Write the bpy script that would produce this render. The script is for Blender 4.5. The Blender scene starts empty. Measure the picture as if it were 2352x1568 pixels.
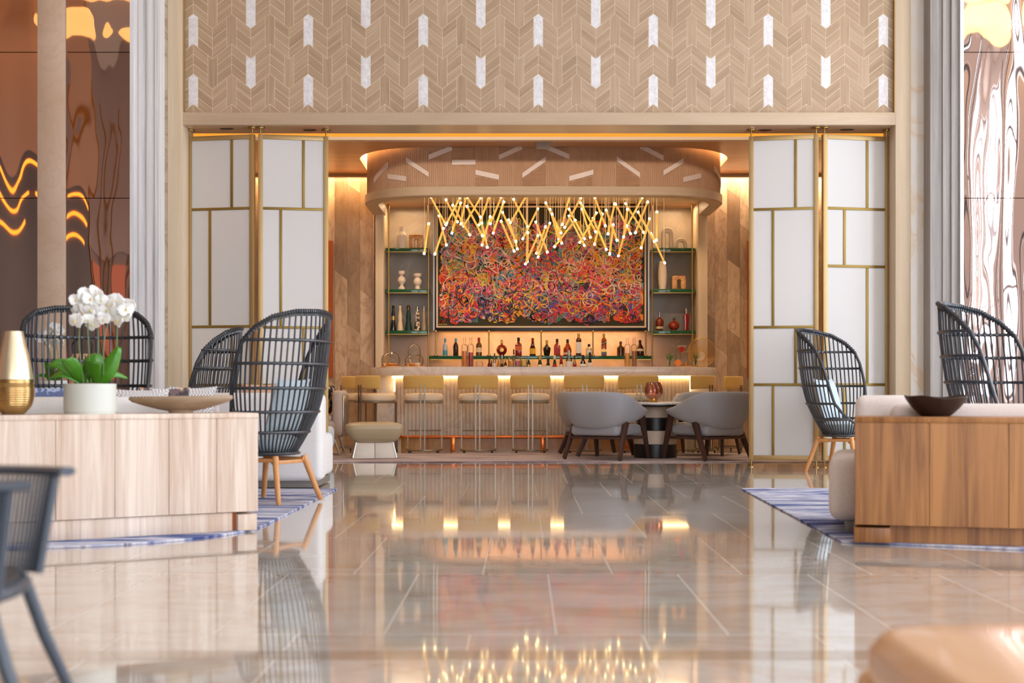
import bpy, bmesh, math, random
from mathutils import Vector, Matrix
PI = math.pi
R = math.radians
S = bpy.context.scene
COL = S.collection
# photograph -> place: focal length in pixels, eye height, principal column, horizon row
F, EYE, CX, HY = 3000.0, 0.85, 1176.0, 897.0
def gx(px, D): return (px - CX) * D / F
def gz(py, D): return EYE - (py - HY) * D / F
def at(px, py, D): return Vector((gx(px, D), D, gz(py, D)))

# ------------------------------------------------------------------ mesh builder
class MB:
    def __init__(s):
        s.v = []; s.f = []; s.m = []; s.uv = []
    def add(s, vs, fs, mi=0, uvs=None):
        o = len(s.v)
        s.v.extend([tuple(p) for p in vs])
        for i, q in enumerate(fs):
            s.f.append(tuple(o + k for k in q)); s.m.append(mi)
            s.uv.append(uvs[i] if uvs else None)
        return s
    def box(s, x0, x1, y0, y1, z0, z1, mi=0, M=None):
        vs = [Vector(p) for p in ((x0,y0,z0),(x1,y0,z0),(x1,y1,z0),(x0,y1,z0),(x0,y0,z1),(x1,y0,z1),(x1,y1,z1),(x0,y1,z1))]
        if M: vs = [M @ p for p in vs]
        return s.add(vs, [(3,2,1,0),(4,5,6,7),(0,1,5,4),(1,2,6,5),(2,3,7,6),(3,0,4,7)], mi)
    def taper(s, b, t, z0, z1, mi=0, M=None):
        # b, t = (x0,x1,y0,y1) footprints at z0 and z1
        vs = [Vector(p) for p in ((b[0],b[2],z0),(b[1],b[2],z0),(b[1],b[3],z0),(b[0],b[3],z0),(t[0],t[2],z1),(t[1],t[2],z1),(t[1],t[3],z1),(t[0],t[3],z1))]
        if M: vs = [M @ p for p in vs]
        return s.add(vs, [(3,2,1,0),(4,5,6,7),(0,1,5,4),(1,2,6,5),(2,3,7,6),(3,0,4,7)], mi)
    def bar(s, a, b, w, d, mi=0, w2=None, d2=None, up=None):
        # rectangular bar from a to b
        a = Vector(a); b = Vector(b); t = (b - a).normalized()
        up = Vector(up) if up else (Vector((0,1,0)) if abs(t.y) < .9 else Vector((1,0,0)))
        n = t.cross(up).normalized(); q = n.cross(t)
        w2 = w if w2 is None else w2; d2 = d if d2 is None else d2
        vs = []
        for p, ww, dd in ((a, w, d), (b, w2, d2)):
            for sx, sy in ((-1,-1),(1,-1),(1,1),(-1,1)):
                vs.append(p + n*sx*ww/2 + q*sy*dd/2)
        return s.add(vs, [(3,2,1,0),(4,5,6,7),(0,1,5,4),(1,2,6,5),(2,3,7,6),(3,0,4,7)], mi)
    def tube(s, pts, r, n=8, closed=False, mi=0, flat=1.0, up=None):
        pts = [Vector(p) for p in pts]; k = len(pts)
        rs = r if isinstance(r, (list, tuple)) else [r]*k
        T = []
        for i in range(k):
            a = pts[i-1] if (i > 0 or closed) else pts[i]
            b = pts[(i+1) % k] if (i < k-1 or closed) else pts[i]
            d = b - a
            T.append(d.normalized() if d.length > 1e-9 else Vector((0,0,1)))
        u = Vector(up) if up else (Vector((0,0,1)) if abs(T[0].z) < .9 else Vector((1,0,0)))
        N = (u - T[0]*u.dot(T[0])).normalized()
        vs = []
        for i in range(k):
            N = N - T[i]*N.dot(T[i])
            N = N.normalized() if N.length > 1e-6 else T[i].orthogonal().normalized()
            B = T[i].cross(N)
            for j in range(n):
                a = 2*PI*j/n
                vs.append(pts[i] + (N*math.cos(a) + B*math.sin(a)*flat)*rs[i])
        fs = []
        for i in range(k if closed else k-1):
            i2 = (i+1) % k
            for j in range(n):
                j2 = (j+1) % n
                fs.append((i*n+j, i*n+j2, i2*n+j2, i2*n+j))
        if not closed:
            fs.append(tuple(reversed(range(n)))); fs.append(tuple((k-1)*n + j for j in range(n)))
        return s.add(vs, fs, mi)
    def lathe(s, prof, n=24, c=(0,0,0), mi=0, sx=1.0, sy=1.0, cap=True):
        vs = []; fs = []; k = len(prof)
        for r, z in prof:
            for j in range(n):
                a = 2*PI*j/n
                vs.append((c[0] + r*math.cos(a)*sx, c[1] + r*math.sin(a)*sy, c[2] + z))
        for i in range(k-1):
            for j in range(n):
                j2 = (j+1) % n
                fs.append((i*n+j, i*n+j2, (i+1)*n+j2, (i+1)*n+j))
        if cap:
            if prof[0][0] > 1e-5: fs.append(tuple(reversed(range(n))))
            if prof[-1][0] > 1e-5: fs.append(tuple((k-1)*n + j for j in range(n)))
        return s.add(vs, fs, mi)
    def ball(s, c, r, n=14, mi=0, sx=1, sy=1, sz=1):
        prof = []
        h = n//2
        for i in range(h+1):
            a = -PI/2 + PI*i/h
            prof.append((max(1e-6, r*math.cos(a)), r*sz*math.sin(a)))
        return s.lathe(prof, n, c, mi, sx, sy, cap=False)
    def prism(s, poly, z0, z1, mi=0):
        k = len(poly)
        vs = [(p[0], p[1], z0) for p in poly] + [(p[0], p[1], z1) for p in poly]
        fs = [tuple(reversed(range(k))), tuple(range(k, 2*k))]
        for i in range(k):
            j = (i+1) % k
            fs.append((i, j, k+j, k+i))
        return s.add(vs, fs, mi)
    def prismy(s, poly, y0, y1, mi=0):
        # poly in (x,z), extruded along y
        k = len(poly)
        vs = [(p[0], y0, p[1]) for p in poly] + [(p[0], y1, p[1]) for p in poly]
        fs = [tuple(range(k)), tuple(reversed(range(k, 2*k)))]
        for i in range(k):
            j = (i+1) % k
            fs.append((j, i, k+i, k+j))
        return s.add(vs, fs, mi)
    def grid(s, fn, nu, nv, mi=0, closeu=False, flip=False):
        vs = []
        for i in range(nu + (0 if closeu else 1)):
            for j in range(nv+1):
                vs.append(fn(i/nu, j/nv))
        fs = []; w = nv+1; k = nu if closeu else nu+1
        for i in range(nu):
            i2 = (i+1) % k
            for j in range(nv):
                q = (i*w+j, i2*w+j, i2*w+j+1, i*w+j+1)
                fs.append(tuple(reversed(q)) if flip else q)
        return s.add(vs, fs, mi)
    def xf(s, M):
        s.v = [tuple(M @ Vector(p)) for p in s.v]; return s
    def build(s, name, mat, parent=None, bevel=0, seg=2, smooth=True, ang=38, subsurf=0, solid=0, fixn=True):
        me = bpy.data.meshes.new(name)
        me.from_pydata(s.v, [], s.f)
        for m in (mat if isinstance(mat, (list, tuple)) else [mat]): me.materials.append(m)
        me.polygons.foreach_set('material_index', s.m)
        if any(u is not None for u in s.uv):
            uvl = me.uv_layers.new(name='grain')
            for p, u in zip(me.polygons, s.uv):
                if u:
                    for li, c in zip(p.loop_indices, u): uvl.data[li].uv = c
        if bevel or fixn:
            bm = bmesh.new(); bm.from_mesh(me)
            if fixn: bmesh.ops.recalc_face_normals(bm, faces=bm.faces)
            if bevel:
                ed = [e for e in bm.edges if len(e.link_faces) == 2 and e.calc_face_angle(0) > R(28)]
                bmesh.ops.bevel(bm, geom=ed, offset=bevel, offset_type='OFFSET', segments=seg, profile=.5, affect='EDGES', clamp_overlap=True)
            bm.to_mesh(me); bm.free()
        if smooth:
            me.polygons.foreach_set('use_smooth', [True]*len(me.polygons))
            if not subsurf: me.set_sharp_from_angle(angle=R(ang))
        me.update()
        o = bpy.data.objects.new(name, me); COL.objects.link(o)
        if parent is not None: o.parent = parent
        if solid:
            md = o.modifiers.new('shell', 'SOLIDIFY'); md.thickness = solid; md.offset = 0
        if subsurf:
            md = o.modifiers.new('soft', 'SUBSURF'); md.levels = subsurf; md.render_levels = subsurf
        return o

def tag(o, label=None, cat=None, group=None, kind=None):
    if label: o['label'] = label
    if cat: o['category'] = cat
    if group: o['group'] = group
    if kind: o['kind'] = kind
    return o
def thing(name, label, cat, loc=(0,0,0), rotz=0.0, group=None, scale=1.0):
    o = bpy.data.objects.new(name, None); COL.objects.link(o)
    o.empty_display_size = .1
    o.location = loc; o.rotation_euler = (0, 0, rotz); o.scale = (scale,)*3
    return tag(o, label, cat, group)
def kids(o): return [c for c in bpy.data.objects if c.parent is o]
def dup(root, loc, rotz=0.0, label=None, scale=None):
    r = root.copy(); COL.objects.link(r); r.location = loc; r.rotation_euler = (0, 0, rotz)
    if scale: r.scale = (scale,)*3
    if label: r['label'] = label
    for ch in kids(root):
        c = ch.copy(); COL.objects.link(c); c.parent = r
        for g in kids(ch):
            d = g.copy(); COL.objects.link(d); d.parent = c
    return r
def struct(o): o['kind'] = 'structure'; return o
def Rz(a): return Matrix.Rotation(a, 4, 'Z')
def Tr(x, y, z): return Matrix.Translation((x, y, z))
def catmull(P, n=6, closed=False):
    P = [Vector(p) for p in P]; k = len(P); out = []
    for i in range(k if closed else k-1):
        p0 = P[(i-1) % k] if (closed or i > 0) else P[i]
        p1 = P[i]; p2 = P[(i+1) % k]
        p3 = P[(i+2) % k] if (closed or i+2 < k) else p2
        for j in range(n):
            t = j/n
            out.append(.5*((2*p1) + (p2-p0)*t + (2*p0-5*p1+4*p2-p3)*t*t + (3*p1-p0-3*p2+p3)*t**3))
    if not closed: out.append(P[-1])
    return out
def lerp_tab(tab, x):
    if x <= tab[0][0]: return tab[0][1]
    for (a, b), (c, d) in zip(tab, tab[1:]):
        if x <= c: return b + (d-b)*(x-a)/(c-a)
    return tab[-1][1]

# ------------------------------------------------------------------ materials
def lin(c):
    if isinstance(c, str): c = [int(c[i:i+2], 16) for i in (0, 2, 4)]
    return tuple(((v/255)/12.92 if v/255 <= .04045 else ((v/255+.055)/1.055)**2.4) for v in c) + (1.0,)
class NT:
    def __init__(s, name):
        s.mat = bpy.data.materials.new(name); s.mat.use_nodes = True
        s.t = s.mat.node_tree; s.t.nodes.clear()
        s.out = s.n('ShaderNodeOutputMaterial'); s.b = s.n('ShaderNodeBsdfPrincipled')
        s.l(s.b.outputs[0], s.out.inputs[0])
    def n(s, typ, **k):
        o = s.t.nodes.new(typ)
        for a, b in k.items(): setattr(o, a, b)
        return o
    def l(s, a, b): s.t.links.new(a, b)
    def set(s, **k):
        for a, b in k.items():
            nm = {'color':'Base Color','rough':'Roughness','metal':'Metallic','ior':'IOR','trans':'Transmission Weight','coat':'Coat Weight','coatr':'Coat Roughness','emit':'Emission Strength','ecol':'Emission Color','spec':'Specular IOR Level','sheen':'Sheen Weight','sss':'Subsurface Weight','alpha':'Alpha'}[a]
            s.b.inputs[nm].default_value = b
        return s
    def coords(s, scale=(1,1,1), kind='Object', rot=(0,0,0), loc=(0,0,0)):
        tc = s.n('ShaderNodeTexCoord'); mp = s.n('ShaderNodeMapping')
        mp.inputs['Scale'].default_value = scale; mp.inputs['Rotation'].default_value = rot; mp.inputs['Location'].default_value = loc
        s.l(tc.outputs[kind], mp.inputs[0]); return mp.outputs[0]
    def noise(s, vec, scale=5, detail=4, rough=.55, dist=0.0, out=0):
        o = s.n('ShaderNodeTexNoise'); o.inputs['Scale'].default_value = scale; o.inputs['Detail'].default_value = detail
        o.inputs['Roughness'].default_value = rough; o.inputs['Distortion'].default_value = dist
        s.l(vec, o.inputs['Vector']); return o.outputs[out]
    def ramp(s, fac, stops, interp='LINEAR'):
        o = s.n('ShaderNodeValToRGB'); o.color_ramp.interpolation = interp
        el = o.color_ramp.elements
        while len(el) < len(stops): el.new(.5)
        for e, (p, c) in zip(el, stops):
            e.position = p; e.color = c if len(c) == 4 else lin(c)
        s.l(fac, o.inputs[0]); return o.outputs[0]
    def mix(s, fac, a, b, mode='MIX'):
        o = s.n('ShaderNodeMix', data_type='RGBA', blend_type=mode)
        if isinstance(fac, (int, float)): o.inputs[0].default_value = fac
        else: s.l(fac, o.inputs[0])
        for v, i in ((a, 6), (b, 7)):
            if isinstance(v, tuple): o.inputs[i].default_value = v
            else: s.l(v, o.inputs[i])
        return o.outputs[2]
    def math(s, op, a, b=None):
        o = s.n('ShaderNodeMath', operation=op)
        for i, v in enumerate((a, b)):
            if v is None: continue
            if isinstance(v, (int, float)): o.inputs[i].default_value = v
            else: s.l(v, o.inputs[i])
        return o.outputs[0]
    def bump(s, h, strength=.2, dist=.01):
        o = s.n('ShaderNodeBump'); o.inputs['Strength'].default_value = strength; o.inputs['Distance'].default_value = dist
        s.l(h, o.inputs['Height']); s.l(o.outputs[0], s.b.inputs['Normal'])
    def color(s, c): s.l(c, s.b.inputs['Base Color'])
def plain(name, c, rough=.5, metal=0.0, **k):
    t = NT(name); t.set(color=lin(c), rough=rough, metal=metal, **k); return t.mat
def thin_glass(name, c=(255,255,255), strength=.85, blend=.35):
    # blown glass thin enough not to bend the view: clear face on, mirror-like at its edges
    t = NT(name); t.t.nodes.remove(t.b)
    tr = t.n('ShaderNodeBsdfTransparent'); tr.inputs[0].default_value = lin(c)
    gl = t.n('ShaderNodeBsdfGlossy'); gl.inputs['Roughness'].default_value = .03
    lw = t.n('ShaderNodeLayerWeight'); lw.inputs[0].default_value = blend
    m = t.n('ShaderNodeMixShader'); t.l(t.math('MULTIPLY', lw.outputs['Fresnel'], strength), m.inputs[0])
    t.l(tr.outputs[0], m.inputs[1]); t.l(gl.outputs[0], m.inputs[2]); t.l(m.outputs[0], t.out.inputs[0]); return t.mat
def emis(name, c, strength):
    t = NT(name); t.set(color=(0,0,0,1), ecol=lin(c), emit=strength, rough=1.0); return t.mat
def glass(name, c=(255,255,255), rough=0.0, ior=1.45):
    t = NT(name); t.set(color=lin(c), rough=rough, ior=ior, trans=1.0); return t.mat
def wood(name, light, dark, scale=(14,14,1.2), kind='Object', rough=.5, big=.5, contrast=1.0, coat=0.0):
    t = NT(name); v = t.coords(scale, kind)
    a = t.noise(v, 1.0, 6, .6, 1.2); b = t.noise(t.coords(tuple(q*.22 for q in scale), kind), 1.0, 3, .5, .6)
    f = t.math('ADD', t.math('MULTIPLY', a, 1-big), t.math('MULTIPLY', b, big))
    w = .16/contrast
    t.color(t.ramp(f, [(.5-w, lin(dark)), (.5+w, lin(light))]))
    t.set(rough=rough, coat=coat, coatr=.2); t.bump(a, .06, .004); return t.mat
def marble(name, base, vein, scale=1.5, rough=.2, amount=.5, second=None, stretch=(1,1,1), coat=0.0):
    t = NT(name); v = t.coords(stretch)
    d = t.noise(v, scale, 6, .6, 1.5)
    m = t.math('ABSOLUTE', t.math('SUBTRACT', d, .5))
    f = t.ramp(m, [(0.0, (1,1,1,1)), (.035, (.25,.25,.25,1)), (.14, (0,0,0,1))])
    c = t.ramp(t.noise(v, scale*.7, 4, .5, .5), [(.3, lin(second or base)), (.7, lin(base))])
    fm = t.math('MULTIPLY', f, amount)
    t.color(t.mix(fm, c, lin(vein))); t.set(rough=rough, coat=coat, coatr=.05); return t.mat
def fabric(name, c, c2=None, scale=260, rough=.95, bump=.25, sheen=.2):
    t = NT(name); v = t.coords()
    n = t.noise(v, scale, 2, .6)
    t.color(t.ramp(n, [(.3, lin(c2 or tuple(int(q*.86) for q in c))), (.7, lin(c))]))
    t.set(rough=rough, sheen=sheen); t.bump(n, bump, .002); return t.mat
# ------------------------------------------------------------------ palette
oak_frame = wood('pale oak', (222,202,172), (206,184,150), (18,18,1.0), rough=.45)
oak_frame_h = wood('pale oak lying grain', (206,184,154), (190,164,132), (1.0,18,18), rough=.45)
brass = plain('aged brass', (178,146,84), .32, 1.0)
brass_bright = plain('bright brass', (214,168,88), .22, 1.0)
brass_paint = plain('champagne metal frame', (184,154,104), .45, .7)
bronze_bar = plain('olive bronze bar', (150,124,66), .45, .8)
chrome = plain('brushed steel', (196,192,186), .28, 1.0)
black_paint = plain('black lacquer', (18,16,15), .35)
white_plaster = plain('white plaster', (236,232,226), .9)
soffit_oak = wood('soffit oak', (200,176,146), (182,158,130), (1.0,14,14), rough=.25, coat=.3)
ceil_oak = wood('bar ceiling oak', (196,150,106), (172,126,84), (.8,16,16), rough=.35)

# polished stone floor: long slabs laid in staggered rows, pale joints, rusty veins
def make_floor_mat():
    t = NT('polished beige stone')
    tc = t.n('ShaderNodeTexCoord')
    mp = t.n('ShaderNodeMapping'); mp.inputs['Rotation'].default_value = (0,0,R(.43)); mp.inputs['Location'].default_value = (-.12,-.05,0)
    t.l(tc.outputs['Object'], mp.inputs[0])
    br = t.n('ShaderNodeTexBrick'); br.offset = .5; br.squash = 1.0
    for k, v in (('Scale',1.0),('Mortar Size',.0026),('Mortar Smooth',.1),('Brick Width',.6),('Row Height',1.5)): br.inputs[k].default_value = v
    br.inputs['Color1'].default_value = (0,0,0,1); br.inputs['Color2'].default_value = (1,1,1,1)
    br.inputs['Mortar'].default_value = (.5,.5,.5,1)
    t.l(mp.outputs[0], br.inputs['Vector'])
    # each slab shows its own cut of the stone
    wv = t.n('ShaderNodeVectorMath', operation='SCALE'); wv.inputs['Scale'].default_value = 7.0
    t.l(br.outputs['Color'], wv.inputs[0])
    ad = t.n('ShaderNodeVectorMath', operation='ADD'); t.l(tc.outputs['Object'], ad.inputs[0]); t.l(wv.outputs[0], ad.inputs[1])
    st = t.n('ShaderNodeMapping'); st.inputs['Scale'].default_value = (.7,1.25,1); t.l(ad.outputs[0], st.inputs[0])
    a = t.noise(st.outputs[0], 1.1, 6, .6, 1.6)
    base = t.ramp(a, [(.25,(192,178,160)),(.45,(206,198,185)),(.6,(215,209,199)),(.78,(200,191,179))])
    vn = t.math('ABSOLUTE', t.math('SUBTRACT', t.noise(st.outputs[0], .8, 5, .6, 2.2), .5))
    vf = t.ramp(vn, [(0,(1,1,1,1)),(.03,(.3,.3,.3,1)),(.09,(0,0,0,1))])
    col = t.mix(t.math('MULTIPLY', vf, .34), base, lin((178,130,92)))
    col = t.mix(br.outputs['Fac'], col, lin((232,226,214)))
    t.color(col)
    ro = t.ramp(a, [(.3,(.045,.045,.045,1)),(.7,(.075,.075,.075,1))])
    t.l(t.math('ADD', ro, t.math('MULTIPLY', br.outputs['Fac'], .3)), t.b.inputs['Roughness'])
    t.set(ior=1.55, coat=.5, coatr=.03)
    w = t.noise(t.coords((1.2,.5,1)), 2.2, 1, .4)
    t.bump(w, .018, .05)
    return t.mat
floor_mat = make_floor_mat()

def chev_wood():
    t = NT('oak veneer chevron'); v = t.coords((1.6,34,1), 'UV')
    a = t.noise(v, 1.0, 5, .6, .8); b = t.noise(t.coords((.02,.02,.02), 'UV'), 1.0, 1, .5)
    f = t.math('ADD', t.math('MULTIPLY', a, .6), t.math('MULTIPLY', b, .4))
    t.color(t.ramp(f, [(.34,(164,136,106)),(.52,(186,158,126)),(.66,(200,174,144))]))
    t.set(rough=.5); return t.mat
def pearl_tile():
    t = NT('hammered pearl tile'); n = t.noise(t.coords((1,1,1)), 22, 3, .6)
    t.color(t.ramp(n, [(.3,(222,218,216)),(.7,(244,242,242))])); t.set(rough=.25); t.bump(n, .5, .02); return t.mat
def copper_mirror(name='rippled copper mirror', c=(192,160,142), sc=.8):
    t = NT(name)
    t.set(color=lin(c), metal=1.0, rough=.03)
    a = t.noise(t.coords((2.3,1,.42)), sc, 0.0, .4, .5); b = t.noise(t.coords((2.2,1,.8)), 1.9, 0, .4, .4)
    h = t.math('ADD', a, t.math('MULTIPLY', b, .1))
    t.bump(h, 1.0, .036); return t.mat
def striated(name, cs, dark, scale=16):
    t = NT(name); v = t.coords((1,1,.02)); n = t.noise(v, scale, 6, .75, .1)
    m = t.noise(t.coords((1,1,.25)), 9, 3, .6)
    c = t.ramp(n, [(.28, lin(dark)), (.42, lin(cs[0])), (.55, lin(cs[1])), (.72, lin(cs[2]))])
    t.color(t.mix(t.math('MULTIPLY', m, .25), c, lin(cs[1]))); t.set(rough=.35); return t.mat
stone_white = striated('white striped stone', ((214,217,220),(238,239,240),(248,250,252)), (160,162,166))
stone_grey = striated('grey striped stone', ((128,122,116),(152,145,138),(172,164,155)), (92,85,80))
onyx = marble('pale onyx', (238,231,218), (224,176,96), .9, .15, .5, (228,220,206), (1,1,.6))
beige_marble = marble('beige marble', (206,186,158), (150,116,80), 1.6, .2, .6, (188,166,136))
limestone = marble('warm limestone', (216,194,172), (196,164,138), 2.0, .4, .4, (204,178,152))

def stone_planks():
    t = NT('brown stone plank wall')
    tc = t.n('ShaderNodeTexCoord'); mp = t.n('ShaderNodeMapping'); mp.inputs['Rotation'].default_value = (R(90),0,0)
    t.l(tc.outputs['Object'], mp.inputs[0])
    sx = t.n('ShaderNodeSeparateXYZ'); t.l(tc.outputs['Object'], sx.inputs[0])
    # planks stand upright and lean at their joints: shear the rows a little
    cb = t.n('ShaderNodeCombineXYZ'); t.l(t.math('ADD', sx.outputs['Z'], t.math('MULTIPLY', sx.outputs['X'], .75)), cb.inputs[0]); t.l(sx.outputs['X'], cb.inputs[1])
    br = t.n('ShaderNodeTexBrick'); br.offset = .37; br.offset_frequency = 2
    for k, v in (('Scale',1.0),('Mortar Size',.0022),('Brick Width',1.05),('Row Height',.19)): br.inputs[k].default_value = v
    br.inputs['Color1'].default_value = (0,0,0,1); br.inputs['Color2'].default_value = (1,1,1,1)
    t.l(cb.outputs[0], br.inputs['Vector'])
    sc = t.n('ShaderNodeVectorMath', operation='SCALE'); sc.inputs['Scale'].default_value = 9.0; t.l(br.outputs['Color'], sc.inputs[0])
    ad = t.n('ShaderNodeVectorMath', operation='ADD'); t.l(tc.outputs['Object'], ad.inputs[0]); t.l(sc.outputs[0], ad.inputs[1])
    st = t.n('ShaderNodeMapping'); st.inputs['Scale'].default_value = (2.6,1,.9); t.l(ad.outputs[0], st.inputs[0])
    a = t.noise(st.outputs[0], 1.6, 6, .65, 1.4)
    base = t.ramp(a, [(.25,(168,144,118)),(.45,(198,174,146)),(.6,(212,190,162)),(.8,(192,178,160))])
    tone = t.ramp(br.outputs['Color'], [(0,(178,168,158)),(.5,(226,216,206)),(1,(255,250,244))])
    c = t.mix(1.0, base, tone, 'MULTIPLY')
    vn = t.math('ABSOLUTE', t.math('SUBTRACT', t.noise(st.outputs[0], .9, 5, .6, 2), .5))
    c = t.mix(t.math('MULTIPLY', t.ramp(vn, [(0,(1,1,1,1)),(.04,(0,0,0,1))]), .4), c, lin((132,102,74)))
    c = t.mix(br.outputs['Fac'], c, lin((120,98,76)))
    t.color(c); t.set(rough=.3); return t.mat
plank_stone = stone_planks()

# ------------------------------------------------------------------ hall shell
band_stone = marble('taupe inlay stone', (188,172,154), (150,126,102), 1.4, .08, .4, (176,160,142), (.6,1,1), .5)
HX0, HX1, HY0, HZ = -7.2, 8.0, -8.0, 7.3
FW = 14.34                                   # face of the portal wall
def sbox(name, mat, *a, bevel=0, **k):
    return struct(MB().box(*a).build(name, mat, bevel=bevel, **k))
fl = MB().box(HX0-.3, HX1+.3, HY0-.3, 20.5, -.2, 0); struct(fl.build('floor', floor_mat))
struct(MB().box(HX0, HX1, 4.12, 4.27, -.01, .0006).build('floor_inlay_strip', band_stone))
struct(MB().box(HX0-.3, HX1+.3, HY0-.3, FW+.2, HZ, HZ+.2).build('ceiling', white_plaster))
dark_panel = wood('dark walnut panelling', (92,58,38), (58,34,22), (9,9,1), rough=.35)
struct(MB().box(HX0-.2, HX0, HY0, FW+.2, 0, HZ).build('wall_left', dark_panel))
# daylight side: piers and sills between tall lit windows
rw = MB()
wins = [(-7.0,-5.0),(-4.0,-2.0),(-1.0,1.2),(2.2,4.6),(5.3,5.7),(6.15,6.8),(7.45,7.85),(8.7,10.8),(11.4,13.4)]
ys = [HY0] + [v for w in wins for v in w] + [FW+.2]
for i in range(0, len(ys), 2): rw.box(HX1, HX1+.25, ys[i], ys[i+1], 0, HZ)
for a, b in wins:
    rw.box(HX1, HX1+.25, a, b, 0, .25); rw.box(HX1, HX1+.25, a, b, 6.7, HZ)
struct(rw.build('wall_right', plain('pale grey plaster', (232,228,226), .8)))
day = emis('daylit frosted glazing', (232,240,255), 8.0)
for i, (a, b) in enumerate(wins):
    w = struct(MB().box(HX1+.16, HX1+.2, a, b, .25, 6.7).build('window_%d' % (i+1), day))
    m = MB()
    for z in (.25, 2.4, 4.55, 6.66): m.box(HX1+.08, HX1+.15, a, b, z, z+.05)
    for y in (a, (a+b)/2-.025, b-.05): m.box(HX1+.08, HX1+.15, y, y+.05, .25, 6.7)
    m.build('window_frame', black_paint, w)
bw = MB(); bw.box(HX0, HX1, HY0-.25, HY0, 0, .3); bw.box(HX0, HX1, HY0-.25, HY0, 5.6, HZ)
bwin = [(-1.6,1.6),(2.6,6.4)]
ys = [HX0] + [v for w in bwin for v in w] + [HX1]
for i in range(0, len(ys), 2): bw.box(ys[i], ys[i+1], HY0-.25, HY0, .3, 5.6)
struct(bw.build('wall_back', limestone))
day2 = emis('daylit glazing of the far wall', (240,244,255), 6.5)
for i, (a, b) in enumerate(bwin):
    w = struct(MB().box(a, b, HY0-.2, HY0-.16, .3, 5.6).build('window_%d' % (i+10), day2))
    m = MB()
    for z in (.3, 2.9, 5.55): m.box(a, b, HY0-.15, HY0-.08, z, z+.05)
    for k in range(5): m.box(a+(b-a)*k/4-.025, a+(b-a)*k/4+.025, HY0-.15, HY0-.08, .3, 5.6)
    m.build('window_frame', black_paint, w)

# ------------------------------------------------------------------ portal wall
Dw = FW
xl, xr = gx(420, Dw), gx(2057, Dw)            # clear opening
jl, jr = gx(385, Dw), gx(2092, Dw)
zs = gz(286, Dw); zl = gz(258, Dw)            # soffit and top of the lintel face
YB = 14.82
struct(MB().box(jl, xl, Dw, YB, 0, HZ).build('trim_1', oak_frame, bevel=.004))
struct(MB().box(xr, jr, Dw, YB, 0, HZ).build('trim_2', oak_frame, bevel=.004))
struct(MB().box(xl, xr, Dw, YB, zs, zl).build('trim_3', oak_frame_h, bevel=.004))
struct(MB().box(xl+.001, xr-.001, Dw+.005, YB-.005, zs-.004, zs+.02).build('trim_4', soffit_oak))
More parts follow.
